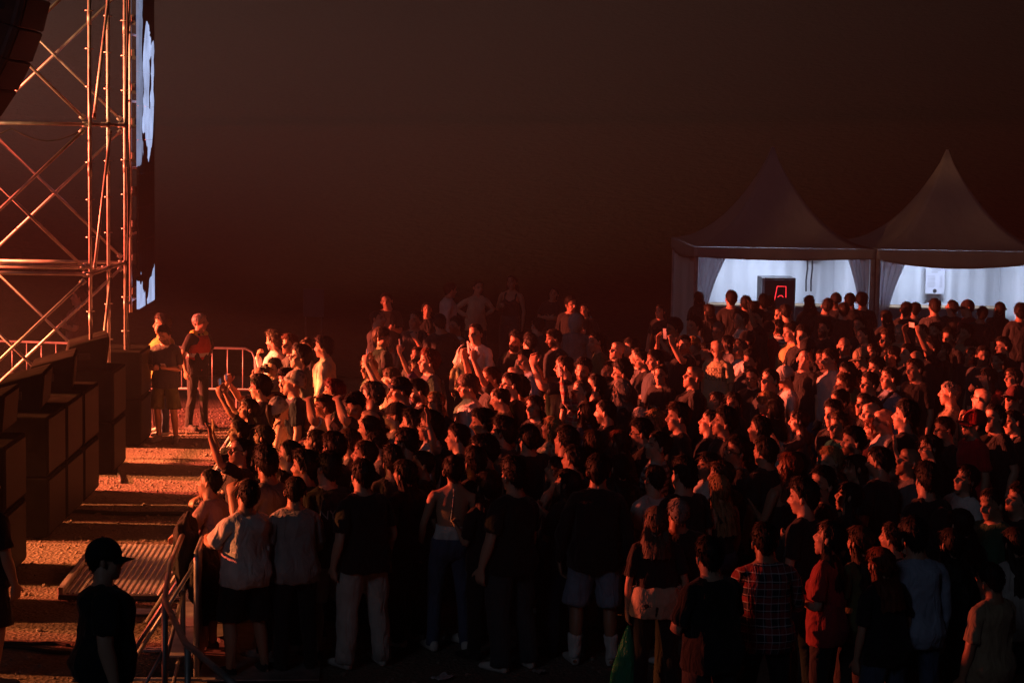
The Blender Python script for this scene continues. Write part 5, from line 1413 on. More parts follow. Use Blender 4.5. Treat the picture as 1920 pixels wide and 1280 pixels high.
1580 567 m short:black tee:black down/down 90,0 - | silhouette of a rounded head just right of the person in grey cap
1566 549 m cap:darkgrey tee:darkgrey down/down 240,0 - | person in grey cap standing under the white wall box of the left tent
1598 550 m short:black tee:black down/down 90,0 h1.8 | silhouette of a smooth head left of the middle tent pole
1618 549 m curly:black tee:black down/down 90,0 h1.8 | silhouette of a curly head at the middle tent pole
1668 581 f long:black tee:black down/down 95,0 - | silhouette of a low head right of the middle tent pole
1699 567 m bowl:black tee:black down/down 90,0 - | silhouette of a broad head in the right tent's light, leftmost
1713 567 f bowl:black tee:grey down/down 85,0 - | silhouette of a head overlapping the broad one in the right tent's light
1753 562 m short:black shirt:darkgrey down/down 88,0 h1.84 | silhouette of a square-shouldered man before the right tent
1786 563 m short:black tee:black down/down 95,0 - | silhouette of a narrow head with swept hair before the right tent
1820 563 m cap:black tee:maroon down/down 190,0 - | silhouette of a person in peaked cap before the paper notice
1836 574 m short:black tee:black down/down 90,0 - | silhouette of a head tucked behind the peaked cap
1871 566 f long:black hoodie:black down/down 95,0 - | silhouette of a woman with loose hair right of the paper notice
1912 570 m curly:black tee:black down/down 95,0 - | dark figure at the right edge before the tents
1543 602 m short:black tee:black down/down 205,0 beard | man with V-neck and beard right of the man in pale yellow
1615 596 m short:black tee:black down/down 205,0 - | man with lit face below the middle tent pole
1625 615 f pony:darkbrown tee:grey mouth/mouth 205,0 - | person with hands held before the mouth
1580 630 m bald tee:black down/down 215,0 dim | dim bald face right of the man with V-neck
1656 620 m short:brown tee:black down/down 210,0 - | red-lit face right of the hands held before a mouth
1692 608 m crop:offwhite tee:sand down/down 230,0 - | person with very pale hair below the right tent
1731 611 m short:black tee:black down/down 225,0 - | face left of the masked-looking man below the right tent
1753 604 m short:black tee:black down/down 240,0 beard,h1.8 | man with heavy black beard below the square-shouldered silhouette
1643 644 f long:darkbrown tee:black down/down 205,0 - | woman with lit cheek left of the horned hand
1672 650 f bowl:black tee:black wave/down 200,0 - | person making a horned hand sign
1704 647 m short:black tee:black down/down 215,0 - | narrow lit face right of the horned hand sign
1722 654 m bald tee:black down/down 215,0 - | bald forehead between two darker heads right of the hand sign
1748 636 m short:black tee:black high/high 196,0 phone | man in black filming with both bare arms stretched forward
1768 641 f long:black tee:brown down/down 205,0 - | woman with long black hair right of the man filming
1722 672 m crop:brown tee:black down/down 215,0 h1.84 | big man with red forehead left of the filming arms
1553 655 m short:darkbrown tee:black down/down 196,0 - | face left of the man in long white jacket
1565 653 m crop:brown shirt:white down/down 192,0 h1.82 | man in long white jacket in profile
1590 682 m short:black tee:green down/down 200,0 - | man in green T-shirt right of the white jacket
1582 702 m short:brown tee:brown down/down 205,0 - | head in front of the white jacket, lit on the brow
1605 690 f pony:darkbrown tee:black down/down 196,0 dim | dim face behind the man in green T-shirt
1625 655 m cap:sand tee:black down/down 205,0 - | person in pale-banded cap
1637 697 m short:darkbrown tee:black mouth/down 200,0 phone | man holding a phone upright before his face
1644 672 m short:black tee:darkgrey down/down 196,0 - | dark head behind the upright phone
1671 690 m short:black shirt:paleblue down/down 200,0 strap,h1.78 | man in pale blue shirt with rucksack straps
1785 618 m short:black tee:black down/down 220,0 dim | dim face under the peaked cap silhouette
1800 620 f long:black tee:black down/down 220,0 dim | dim woman right of the face under the peaked cap
1812 610 m short:black tee:sand down/down 210,0 dim | man in sand-coloured top before the right tent
1825 635 f bowl:black tee:black down/down 220,0 dim | dim round head below the man in sand-coloured top
1816 651 f long:darkbrown tee:black down/down 230,0 - | long-faced woman facing us on the right
1845 650 m short:black tee:darkgrey down/down 215,0 dim | dim head right of the long-faced woman
1889 634 m short:black tee:black down/down 205,0 - | man with raised chin near the right edge
1868 660 f pony:darkbrown tee:black down/down 200,0 - | woman in profile below the man with raised chin
1862 690 f long:darkbrown tee:darkred down/down 215,0 - | woman with long dark hair and dark red top near the right edge
1906 690 f long:brown tee:black down/down 205,0 - | woman with long brown hair at the right edge
1790 716 m buzz:grey shirt/floral:sand down/down 170,0 h1.8 | stout grey-haired man with reddened ear
1838 726 m bald tee:black mouth/mouth 196,0 glasses | bald man in spectacles with hands before his chin
1905 724 m cap:maroon tee:black down/down 205,0 glasses | man in dark red cap at the right edge
1622 740 f bowl:black tee:black down/down 192,0 - | woman with dark bob left of the two bald men
1641 752 m bald tee:black down/down 192,0 - | bald man in profile, left one of two
1668 764 m bald tee:offwhite down/down 180,0 h1.78 | bald man with white collar, right one of two
1700 757 m short:black tee:black down/down 150,0 h1.84 | tall man with black hair seen from behind, right of the two bald men
1776 782 m short:darkbrown tee:black down/down 205,0 glasses | man in dark spectacles in the right part of the crowd
1831 770 m cap:brightred tee:brightred down/down 200,0 glasses,capsmall,h1.8 | man in bright red cap and red T-shirt
1874 762 m bowl:black tee:black down/down 200,8 - | person with dark fringe right of the red cap
1902 768 m crop:darkbrown tee:black down/down 196,0 strap | man in profile with rucksack straps at the right edge
1750 816 f wavy:darkbrown tee:black hold/wave 190,0 glasses | woman lifting a phone beside her face
1612 802 m short:black tee:black mouth/down 186,0 beard,h1.76 | man with full black beard and hand at his nose
1640 782 f long:auburn tee:maroon down/down 170,0 - | woman with dark red hair before the bald men
1440 736 f bowl:blonde tee:brightred mouth/down 192,0 - | fair-haired woman with hand at her chin
1460 748 f long:black tee:offwhite down/down 135,0 - | woman with long black hair and white top seen from behind
1508 769 f long:darkbrown tee:darkgrey wave/down 185,0 phoneone | woman raising a phone in one hand, wearing a thin bracelet
1577 727 m short:black tee:grey down/down 205,0 dim | dark head below the man in long white jacket
1573 755 m short:black tee:black down/down 205,0 - | dark head just above the curly-haired woman in teal
1571 776 f curly:brown tee:teal down/down 200,0 - | woman with brown curls and teal top
1346 734 f long:darkbrown tank:greypink down/down 200,0 - | woman in pale vest top left of the dark-browed woman
1374 736 f wavy:black tee:black down/down 240,0 - | dark-browed woman looking towards us
1362 767 m short:black shirt:charcoal down/down 190,0 h1.8 | man with short black hair and charcoal collared shirt in profile
1421 782 m short:black tee:black down/down 160,0 - | dark head right of the man in charcoal shirt
1275 760 m short:brown tee:black down/down 185,0 dim | dim face at the elbow of the tall bald man
1330 770 m short:black tee:black down/down 150,0 dim | dark head behind the shoulder of the tall bald man
1500 845 f long:darkbrown tee:black down/down 140,0 - | woman with long dark hair right of the auburn-haired one
1590 905 f long:black tee:black hold/down 150,0 - | woman in black left of the broad-backed man's elbow
1060 800 m short:black tee:black down/down 140,0 - | dark head between the blonde and the brown-haired woman
1080 835 m short:black tee:black down/down 140,0 - | dark head above the woman in dark red
960 862 m short:black tee:black down/down 130,0 h1.8 | man in black seen from behind, left of the woman in dark red
915 884 f long:black tee:black hold/down 130,0 h1.62 | woman in black with a lit forearm right of the bare back
770 862 f long:black tee:black down/down 140,0 - | woman with long black hair between the number seven and the headband
1165 850 f long:darkbrown tee:black down/down 120,0 - | woman with long dark hair right of the man in pale blue shorts
1285 862 m short:black tee:black down/down 120,0 h1.8 | man in black seen from behind, left of the white cup
1340 1010 m short:black tee:black down/down 110,0 - | man in black low in the picture, left of the checked shirt
1610 985 f long:brown tee:olive down/down 130,0 - | woman with a yellow-olive top between red T-shirt and auburn hair
1780 990 f long:black tee:black down/down 120,0 - | woman with black hair behind the boy in sand-coloured T-shirt
1510 905 m short:black tee:black down/down 140,0 - | dark head between the auburn hair and the man in charcoal
'''
# ------------------------------------------------------------------ building the people
PAL = dict(black=(.012, .012, .013), charcoal=(.030, .030, .033), darkgrey=(.05, .05, .053), grey=(.16, .16, .165), lightgrey=(.34, .34, .34), white=(.72, .72, .71), offwhite=(.60, .59, .55), cream=(.60, .52, .38),
  navy=(.015, .02, .045), denim=(.07, .11, .20), slate=(.05, .065, .08), paleblue=(.30, .38, .52), greygreen=(.11, .12, .09), olive=(.10, .11, .04), green=(.02, .10, .05), teal=(.01, .20, .15), sage=(.16, .20, .15),
  sagecream=(.52, .48, .28), sand=(.36, .28, .18), yellow=(.30, .24, .05), yellowcream=(.66, .48, .18), brown=(.09, .055, .03), red=(.26, .03, .03), darkred=(.13, .012, .015), brightred=(.50, .015, .02), maroon=(.10, .012, .015), purple=(.10, .04, .14),
  greypink=(.36, .25, .24), greyscarf=(.30, .30, .30), patterned=(.34, .34, .30))
HCOL = dict(black=(.010, .008, .007), darkbrown=(.020, .013, .009), brown=(.055, .030, .016), auburn=(.12, .030, .012), blonde=(.36, .22, .10), grey=(.22, .21, .20), lightgrey=(.45, .44, .43), greybrown=(.12, .09, .07), offwhite=(.6, .58, .52), redtint=(.10, .008, .008))
HAIRS = {}
def get_hair(style, k):
    key = (style, k)
    if key not in HAIRS:
        A = dict(short=dict(thick=(.011, .014, .012, .016)[k], amp=(.008, .012, .007, .014)[k], top=(.012, .022, .004, .030)[k], freq=(7, 10, 6, 9)[k]), crop=dict(thick=.007, amp=.005, top=.007), curly=dict(thick=.032, amp=.022, freq=13, top=.008), long=dict(thick=.014, amp=.006, long=(1.30, .034)), wavy=dict(thick=.018, amp=.012, long=(1.40, .040), wave=.010, freq=9),
                 pony=dict(thick=.009, amp=.004, tail=(1.70, .2)), bun=dict(thick=.010, amp=.004, bun=True), buzz=dict(thick=.005, amp=.0015), fringe=dict(thick=.016, amp=.006, fringe=True, long=(1.44, .02)), bowl=dict(thick=.024, amp=.008, fringe=(k % 2 == 0), low_back=1.54, top=.006))[style]
        A = dict(A)
        if style == 'long': A['long'] = (1.26+.06*k, .03+.006*k)
        HAIRS[key] = hair_mesh('hair', seed=k+len(HAIRS)*3, **A); HAIRS[key].materials.append(HAIR)
    return HAIRS[key]
def with_mat(me, m): me.materials.append(m); return me
CAPM = with_mat(cap_mesh(), CLOTH); CAPB = with_mat(cap_mesh(True, True), CLOTH); BEANIE = with_mat(beanie_mesh(), CLOTHS['floral']); BANDM = with_mat(band_mesh(), CLOTH); HOODM = with_mat(hood_mesh(), CLOTH)
GLS = with_mat(glasses_mesh(), FRAMEBLACK); SHD = with_mat(glasses_mesh(dark=True), GLASSDARK)
def prim(name, fn, mat, smooth=True):
    bm = bmesh.new(); fn(bm); bmesh.ops.recalc_face_normals(bm, faces=bm.faces); me = bpy.data.meshes.new(name); bm.to_mesh(me); bm.free(); me.materials.append(mat)
    if smooth: me.polygons.foreach_set('use_smooth', [True]*len(me.polygons))
    return me
def _phone(bm): add_box(bm, (0, 0, 0), (.009, .074, .152), None, .004); add_box(bm, (.0062, .018, .052), (.004, .026, .030), None, .001)
PHONEMAT, _nt, _pb = new_mat('phone_case'); _oi = _nt.nodes.new('ShaderNodeObjectInfo'); _nt.links.new(_oi.outputs['Color'], _pb.inputs['Base Color']); _pb.inputs['Roughness'].default_value = .3
PHONEM = prim('phone', _phone, PHONEMAT, False)
SCREENM = prim('screen', lambda bm: add_box(bm, (-.0052, 0, 0), (.001, .066, .140)), mat_emit('phone_screen', (.55, .65, .9), .10), False)
def _cup(bm):
    rows = [[bm.verts.new((r_*cos(2*pi*q/16), r_*sin(2*pi*q/16), z)) for q in range(16)] for r_, z in ((.030, -.06), (.043, .06), (.045, .06), (.045, .064), (.041, .064), (.029, -.055))]
    for a, c in zip(rows, rows[1:]):
        for q in range(16): bm.faces.new((a[q], a[(q+1) % 16], c[(q+1) % 16], c[q]))
    bm.faces.new(rows[0]); bm.faces.new(rows[-1])
CUPM = prim('cup', _cup, CUP)
REDCUP = prim('cup', _cup, mat_simple('red_drink_cup', (.40, .03, .02), .3))
def _camera(bm):
    add_box(bm, (0, 0, 0), (.07, .135, .095), None, .01); add_bar(bm, (.03, .01, -.005), (.15, .01, -.005), .036, 16); add_box(bm, (.0, .01, .06), (.05, .06, .04), None, .008)
CAMM = prim('camera', _camera, PLASTIC, False)
def _watch(bm): add_bar(bm, (0, 0, -.012), (0, 0, .012), .034, 14); add_box(bm, (0, -.034, 0), (.03, .012, .03), None, .003)
WATCHM = prim('wristwatch', _watch, mat_simple('watch_metal', (.6, .6, .58), .3, .6), False)
def _ruck(bm):
    _ball(bm, (-.205, 0, 1.24), (.085, .145, .21)); _ball(bm, (-.25, 0, 1.17), (.07, .11, .11))
    for s in (1, -1): _tube(bm, [(-.13, s*.085, 1.40), (-.06, s*.09, 1.50), (.03, s*.095, 1.48), (.115, s*.10, 1.38), (.13, s*.11, 1.24), (.05, s*.17, 1.12)], [.022, .026, .026, .024, .02, .016], 8)
RUCKM = prim('rucksack', _ruck, CLOTH)
def _mask(bm): _ball(bm, (.045, 0, 1.572), (.066, .064, .042))
MASKM = prim('face_mask', _mask, CLOTH)
def _flower(bm):
    for i in range(7): _ball(bm, (.02+.018*cos(i), .085, 1.70+.018*sin(i*.9)), (.012, .008, .012))
FLOWERM = prim('flower', _flower, CLOTH)

_sh = SHOE_T
SHOE_L = prim('shoe', lambda bm: None, CLOTH); SHOE_R = prim('shoe', lambda bm: None, CLOTH)
def fill_mesh(me, co, tri):
    n, m = len(co), len(tri)
    me.vertices.add(n); me.vertices.foreach_set('co', np.ascontiguousarray(co, 'f').ravel())
    me.loops.add(m*3); me.loops.foreach_set('vertex_index', np.ascontiguousarray(tri, 'i').ravel())
    me.polygons.add(m); me.polygons.foreach_set('loop_start', np.arange(0, m*3, 3, dtype='i'))
    me.polygons.foreach_set('use_smooth', np.ones(m, bool)); me.update(calc_edges=True)
fill_mesh(SHOE_L, _sh[0], _sh[1]); fill_mesh(SHOE_R, _sh[0]*np.array([1, -1, 1]), _sh[1][:, ::-1])
def mesh_of(name, co, tri, mat):
    me = bpy.data.meshes.new(name); fill_mesh(me, co, tri); me.materials.append(mat); return me

def skin_paint(me, rest, tone, hcol, beard, rnd):
    n = len(rest); c = np.tile(np.array(tone), (n, 1)); x, y, z = rest[:, 0], rest[:, 1], rest[:, 2]; ay = np.abs(y)
    face = x > .04
    def mixin(w, col):
        nonlocal c
        w = np.clip(w, 0, 1)[:, None]; c = c*(1-w)+np.array(col)*w
    mixin(face*.5*np.exp(-((ay-.045)/.02)**2-((z-1.60)/.02)**2), (tone[0]*1.05, tone[1]*.75, tone[2]*.72))
    mixin(face*.75*np.exp(-(y/.023)**4-((z-1.571)/.010)**2), (tone[0]*.75, tone[1]*.42, tone[2]*.42))
    if beard:
        k = (z < 1.60) & (z > 1.505) & (x > .0) & ~((np.abs(z-1.571) < .008) & (ay < .022))
        mixin(k*.85, hcol); mixin(face*.7*np.exp(-(y/.026)**4-((z-1.590)/.006)**2), hcol)
    mixin(face*(.8*np.exp(-((ay-.034)/.019)**4-((z-1.661)/.006)**2)), [h*1.2 for h in hcol])
    mixin(face*(.9*np.exp(-((ay-.033)/.014)**4-((z-1.6405)/.0058)**2)), (.030, .018, .014))
    a = me.attributes.new('paint', 'FLOAT_COLOR', 'POINT')
    a.data.foreach_set('color', np.concatenate([np.clip(c, 0, 1), np.ones((n, 1))], 1).astype('f').ravel())

TONES = [(.52, .31, .21), (.46, .26, .17), (.56, .35, .25), (.40, .22, .14), (.50, .29, .20)]
ENT = []
for line in PEOPLE.strip().splitlines():
    head, label = line.split('|'); f = head.split()
    ENT.append(dict(x=float(f[0]), y=float(f[1]), sex=f[2], hair=f[3], top=f[4], arms=f[5], face=f[6], ex=f[7].split(',') if f[7] != '-' else [], label=label.strip()))
def exval(e, pre):
    for t in e['ex']:
        if t.startswith(pre):
            try: return float(t[len(pre):])
            except ValueError: pass
    return None
rnd = random.Random(21)
for e in ENT:
    e['fix'] = exval(e, 'h'); lo, hi = {'m': (1.66, 1.88), 'f': (1.54, 1.76), 'k': (1.42, 1.66)}[e['sex']]
    e['h'] = e['fix'] or rnd.uniform(lo+.05, hi-.06); e['lo'], e['hi'] = (lo, hi) if not e['fix'] else (max(lo, e['fix']-.05), min(hi+.06, e['fix']+.05))
    e['hairup'] = .035 if e['hair'].split(':')[0] in ('curly', 'bun', 'beanie') else .022
def place(e): e['p'] = at_z(e['x'], e['y'], e['h']+e['hairup']); e['p'].z = 0
for e in ENT: place(e)
for it in range(160):          # nobody stands inside anybody else: heights (and so distances) give way a little
    XY = np.array([(e['p'].x, e['p'].y) for e in ENT]); D = np.hypot(*(XY[:, None]-XY[None]).transpose(2, 0, 1))
    prs = [(i, j) for i, j in zip(*np.where(D < .40)) if i < j]
    if not prs: break
    for i, j in prs:
        a, b_ = ENT[i], ENT[j]
        near, far = (a, b_) if a['p'].y < b_['p'].y else (b_, a)
        near['h'] = min(near['hi'], near['h']+.006); far['h'] = max(far['lo'], far['h']-.006)
        if it > 60:   # still touching: step aside
            s = (a['p']-b_['p']); s = s.normalized() if s.length > 1e-4 else Vector((1, 0, 0))
            a['x'] += s.x*.3; b_['x'] -= s.x*.3
        place(a); place(b_)

def print_on_back(person, co, tri, text, size, z, mat, name, squash=1.0, yoff=0.0):
    from mathutils.bvhtree import BVHTree
    bvh = BVHTree.FromPolygons([tuple(c) for c in co], [tuple(map(int, t)) for t in tri])
    cu = bpy.data.curves.new('txt', 'FONT'); cu.body = text; cu.align_x = 'CENTER'; cu.size = size; cu.resolution_u = 3
    ob = bpy.data.objects.new('txt', cu); COL.objects.link(ob); dg = bpy.context.evaluated_depsgraph_get()
    me = bpy.data.meshes.new_from_object(ob.evaluated_get(dg)); bpy.data.objects.remove(ob)
    bm = bmesh.new(); bm.from_mesh(me); bpy.data.meshes.remove(me)
    bmesh.ops.triangulate(bm, faces=bm.faces)
    long_ = [ed for ed in bm.edges if ed.calc_length() > .03]
    if long_: bmesh.ops.subdivide_edges(bm, edges=long_, cuts=2); bmesh.ops.triangulate(bm, faces=bm.faces)
    for v in bm.verts:
        u, w = v.co.x*squash, v.co.y
        hit = bvh.ray_cast(Vector((-1, -u+yoff, z+w)), Vector((1, 0, 0)))
        v.co = (hit[0]+Vector((-.004, 0, 0))) if hit[0] else Vector((-.12, -u+yoff, z+w))
    return finish(name, bm, mat, person)

HELD = []
def make_person(e, idx):
    r = random.Random(idx*31+7); ex = e['ex']; fem = e['sex'] == 'f'
    top, _, tcol = e['top'].partition(':'); top, _, pat = top.partition('/')
    pat = pat or 'plain'
    bottom, bcol = None, None
    for t in ex:
        nm, _, c = t.partition(':')
        if nm in ('shorts', 'jeans', 'trousers'): bottom, bcol = nm, c or 'black'
    if bottom is None:
        bottom = r.choice(('jeans', 'jeans', 'trousers', 'shorts')) if not fem else r.choice(('jeans', 'jeans', 'trousers', 'shorts'))
        bcol = r.choice(('black', 'charcoal', 'navy', 'denim', 'slate', 'darkgrey'))
    hs, _, hc = e['hair'].partition(':'); hcol = HCOL.get(hc, (.02, .013, .009))
    if hs in ('cap', 'beanie', 'hood'): hcol = (.02, .013, .009)
    # pose
    al, ar = e['arms'].split('/')
    if al == 'down': al = r.choice(('down', 'down', 'down', 'pocket', 'cross', 'hold')) if 'fix' in e and not e['fix'] else 'down'
    if ar == 'down': ar = 'cross' if al == 'cross' else (r.choice(('down', 'down', 'pocket', 'hold')) if not e['fix'] else 'down')
    P = dict(arm_l=al, arm_r=ar, lean=exval(e, 'lean') or r.uniform(-2, 7), tilt=r.uniform(-5, 5), twist=r.uniform(-9, 9), hy=r.uniform(-12, 12), hp=r.uniform(-13, 6), hr=r.uniform(-9, 9))
    if exval(e, 'hp') is not None: P['hp'] = exval(e, 'hp')
    a, _, hy = e['face'].partition(',')
    p = e['p']
    if a == '-': yaw = math.degrees(math.atan2(26-p.y, -9-p.x))
    else: yaw = float(a)
    if hy: P['hy'] = float(hy)+(r.uniform(-12, 12) if r.random() < .88 or e['fix'] else r.choice((-45, 45)))
    yaw += r.uniform(-9, 9)
    w = r.uniform(0, 7)
    P['leg_l'] = (r.uniform(-2, 5), r.uniform(1, 4), r.uniform(0, 6), r.uniform(4, 14)); P['leg_r'] = (r.uniform(-4, 3), r.uniform(1, 4), r.uniform(0, 6), -r.uniform(4, 14))
    if 'walk' in ex: P['leg_l'] = (22, 0, 8, 4); P['leg_r'] = (-16, 0, 18, -4)
    M = solve_pose(P, r)
    low = e['y'] < 640 and e['x'] > 1220
    (bco, btri), bw, rest = body_t(fem, top, bottom, low)
    k = e['h']/1.75
    hk = 1.11                                               # heads read a little large, as in the photograph
    Mh = M[2] @ Matrix.Translation(HC+Vector((0, 0, -.13))) @ Matrix.Scale(hk, 4) @ Matrix.Translation(-(HC+Vector((0, 0, -.13))))
    M[2] = Mh
    wd = (r.uniform(1.0, 1.22) if not fem else r.uniform(.95, 1.15)) if exval(e, 'wide') is None else exval(e, 'wide')
    def shape(co):
        c = co.copy(); m = np.clip((1.50-c[:, 2])/.08, 0, 1)*(wd-1)
        c[:, 0] *= 1+m*1.4; tor = np.clip((.16-np.abs(c[:, 1]))/.03, 0, 1); c[:, 1] *= 1+m*(.25+.75*tor*(c[:, 2] > .8)); return c
    bp_ = skin(shape(bco), bw, M)
    dz = -min(bp_[:, 2].min(), (M[BI['foot_l']] @ Vector((0, .11, .0))).z, (M[BI['foot_r']] @ Vector((0, -.11, .0))).z)
    def fin(c): c = c.copy(); c[:, 2] += dz; return c*k
    L = Matrix.Scale(k, 4) @ Matrix.Translation((0, 0, dz))
    me = mesh_of('person', fin(bp_), btri, SKIN)
    tone = TONES[r.randrange(5)]
    skin_paint(me, rest, tone, (.2, .19, .18) if 'beardgrey' in ex else hcol, 'beard' in ex or 'beardgrey' in ex, r)
    o = link('person', me, None, (p.x, p.y, max(-.02, gz(p.x, p.y)))); o.rotation_euler = (0, 0, radians(yaw))
    tag(o, e['label'], 'person', e['grp'])
    def cl(kind, nm, colr, mat=CLOTH, var=0):
        (cc, ct), cw = cloth_t(kind, fem if kind not in ('vest', 'band', 'sock_l', 'sock_r') else False, var)
        pc = fin(skin(shape(cc), cw, M)); m_ = mesh_of(nm, pc, ct, mat); c = link(nm, m_, o); jit = r.uniform(.85, 1.15)
        c.color = (*[min(1, q*jit) for q in colr], 1); return c, pc, ct
    bname = {'jeans': 'trousers', 'trousers': 'trousers', 'shorts': 'shorts'}[bottom]
    cl(bottom, bname, PAL.get(bcol, PAL['black']))
    tname = {'tee': 't_shirt', 'shirt': 'shirt', 'hoodie': 'sweater', 'tank': 'vest_top', 'halter': 'halter_top'}[top]
    tc_, tco, ttr = cl(top, tname, PAL.get(tcol, PAL['black']), CLOTHS[pat], idx % 3 if not fem else idx % 2)
    if 'vest' in ex: cl('vest', 'waistcoat', (.62, .06, .03), CLOTHS['vest'])
    if 'vesty' in ex: cl('vest', 'waistcoat', (.34, .27, .06))
    if 'creamband' in ex: cl('band', 'hem_band', PAL['cream'])
    if 'socks' in ex: cl('sock_l', 'sock', PAL['white']); cl('sock_r', 'sock', PAL['white'])
    def rigid(nm, me_, mat4, colr=None):
        c = link(nm, me_, o); c.matrix_basis = L @ mat4
        if colr: c.color = (*colr, 1)
        return c
    sc_ = PAL[r.choice(('black', 'black', 'darkgrey', 'offwhite', 'white', 'grey'))] if 'dark' not in ex else PAL['black']
    rigid('shoe', SHOE_L, M[BI['foot_l']], sc_); rigid('shoe', SHOE_R, M[BI['foot_r']], sc_)
    hj = r.uniform(.8, 1.3); hcc = [h*hj for h in hcol]
    if hs == 'cap':
        rigid('hair', get_hair('crop', idx % 3), M[2], hcc); rigid('cap', CAPB if 'capback' in ex else CAPM, M[2], PAL.get(hc, PAL['black']))
    elif hs == 'beanie':
        rigid('beanie', BEANIE, M[2], PAL.get(hc))
        if fem: rigid('hair', get_hair('pony', 1), M[2], hcc)
    elif hs == 'hood': rigid('hood', HOODM, M[2], PAL.get(hc))
    elif hs != 'bald': rigid('hair', get_hair(hs, idx % (4 if hs in ('short', 'curly') else 3)), M[2], hcc)
    if 'band' in ex: rigid('headband', BANDM, M[2], PAL['navy'])
    if 'glasses' in ex: rigid('glasses', GLS, M[2])
    if 'shadesup' in ex or 'shades' in ex: rigid('sunglasses', SHD, M[2] @ Matrix.Translation(HC) @ Matrix.Rotation(radians(-48), 4, 'Y') @ Matrix.Translation(-HC) @ Matrix.Translation((.012, 0, 0)))
    if 'mask' in ex: rigid('face_mask', MASKM, M[2], PAL['black'])
    if 'flower' in ex: rigid('flower', FLOWERM, M[2], PAL['yellowcream'])
    if 'strap' in ex: rigid('rucksack', RUCKM, M[1], PAL['black'])
    for n, s in (('l', 1), ('r', -1)):
        if 'watch' in ex and n == 'l':
            rigid('wristwatch', WATCHM, M[BI['fa_l']] @ Matrix.Translation(SHO[1]+ARMD[1]*.51) @ ARMD[1].to_track_quat('Z', 'X').to_matrix().to_4x4())
    # prints
    for t in ex:
        if t.startswith('print:'):
            for kk, ln in enumerate((t[6:],)): print_on_back(o, tco, ttr, ln, .115*k, 1.25*k, GREYPRINT, 'lettering', .95, .02)
        if t.startswith('num:'): print_on_back(o, tco, ttr, t[4:], .40*k, 1.10*k, REDPRINT, 'number')
        if t == 'lacoste':
            for kk in range(6): print_on_back(o, tco, ttr, 'LACOSTE', .082*k, (1.345-kk*.062)*k, PRINT if kk < 3 else GREYPRINT, 'lettering', 1.02)
    # things held in the hand
    W = o.matrix_basis.copy(); W = Matrix.Translation(o.location) @ Matrix.Rotation(radians(yaw), 4, 'Z')
    def palm(n, s, off=.03, along=.62): return L @ (M[BI['hand_'+n]] @ (SHO[s]+ARMD[s]*along+ARMN[s]*off))
    words = lambda pre: ' '.join((pre+' '+e['label']).split()[:16])
    def held(nm, me_, mat4, label, cat, grp, scr=False):
        h = link(nm, me_, None); h.matrix_basis = W @ mat4; tag(h, label, cat, grp)
        if scr: link('screen', SCREENM, h)
        return h
    if any(t in ex for t in ('phone', 'phonef', 'phoneone')):
        both = 'phone' in ex and al in ('phone', 'high') and ar in ('phone', 'high')
        n, s = ('l', 1) if (al not in ('down', 'pocket', 'cross')) else ('r', -1)
        pt = palm(n, s)
        if both: pt = (palm('l', 1)+palm('r', -1))/2+Vector((.02, 0, .075))
        elif 'phonef' not in ex: pt = pt+Vector((0, 0, .04))
        R = Matrix.Rotation(radians(55 if 'phonef' in ex else 6), 4, 'Y') @ Matrix.Rotation(radians(90 if both and idx % 2 else 0), 4, 'X')
        hp_ = held('phone', PHONEM, Matrix.Translation(pt) @ R, words('phone held by the'), 'phone', 'phones held by the crowd', True)
        hp_.color = (*r.choice(((.02, .02, .022), (.45, .45, .46), (.65, .64, .62), (.12, .12, .14), (.30, .32, .38))), 1)
    if 'cup' in ex:
        held('cup', REDCUP if 'slate' in e['top'] else CUPM, Matrix.Translation(palm('l', 1, .045)) , words('plastic cup held by the'), 'cup', 'cups held by the crowd')
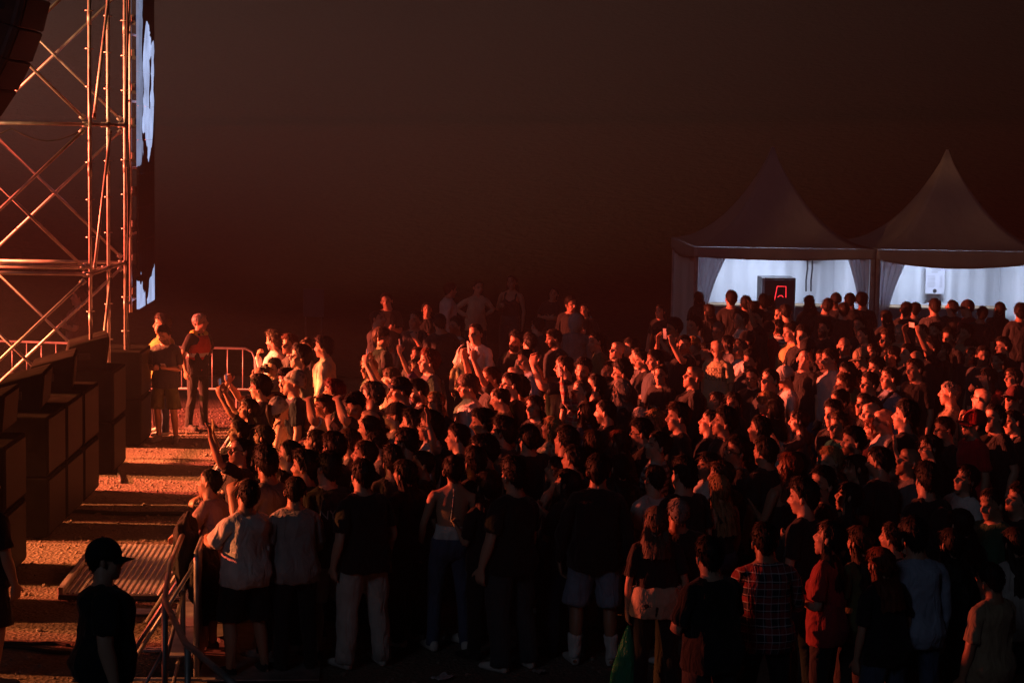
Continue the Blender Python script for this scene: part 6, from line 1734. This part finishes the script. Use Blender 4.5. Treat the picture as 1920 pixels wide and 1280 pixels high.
    if 'camera' in ex or (al == 'camera' and 'child' in e['label']):
        held('camera', CAMM, L @ M[2] @ Matrix.Translation((.165, 0, 1.63)), words('camera held by the'), 'camera', 'cameras in the crowd')
    if 'green bag' in e['label']:
        q = W @ palm('l', 1, .01, .66); bm = bmesh.new(); rows = []
        for j in range(15):
            t = j/14; z = -.02-.56*t; wv = .012+.105*min(1, t*1.25)**.8*(1 if t < .93 else .8); dv = .012+.075*min(1, t*1.3)
            rows.append([bm.verts.new((wv*cos(2*pi*q_/20)*(1+.10*mnoise.noise(Vector((q_, t*4, 1)))), dv*sin(2*pi*q_/20)*(1+.2*mnoise.noise(Vector((q_, t*4, 5)))), z)) for q_ in range(20)])
        for a_, c_ in zip(rows, rows[1:]):
            for q_ in range(20): bm.faces.new((a_[q_], a_[(q_+1) % 20], c_[(q_+1) % 20], c_[q_]))
        bm.faces.new(rows[0]); bm.faces.new(rows[-1])
        g = finish('plastic_bag', bm, GREENBAG, None, True, q); g.rotation_euler = (0, radians(4), radians(-20)); tag(g, 'green plastic carrier bag hanging from a hand near the bottom', 'bag')
    return o

for i, e in enumerate(ENT):
    e['grp'] = 'people at the tents' if 'silhouette' in e['label'] else ('crew in the security lane' if e['x'] < 400 else 'people in the crowd')
    if 'intent' in e['ex']:
        e['p'] = in_tent(tentA, (2.62, 1.9, 0)); e['p'].z = 0
    make_person(e, i)

# ------------------------------------------------------------------ haze
bm = bmesh.new(); add_box(bm, (0, 0, 0), (1, 1, 1))
hz = finish('haze', bm, None); hz.scale = (760, 400, 33); hz.location = (0, 140, 14.5); hz.display_type = 'WIRE'
HM = bpy.data.materials.new('haze'); HM.use_nodes = True; nt = HM.node_tree; nt.nodes.remove(nt.nodes['Principled BSDF'])
pv = nt.nodes.new('ShaderNodeVolumePrincipled'); pv.inputs['Density'].default_value = .0017; pv.inputs['Color'].default_value = (.80, .88, 1.0, 1); pv.inputs['Anisotropy'].default_value = .25
nt.links.new(pv.outputs[0], nt.nodes['Material Output'].inputs['Volume']); hz.data.materials.append(HM)
tag(hz, 'thin smoke drifting over the crowd and the stage', 'haze', kind='stuff')
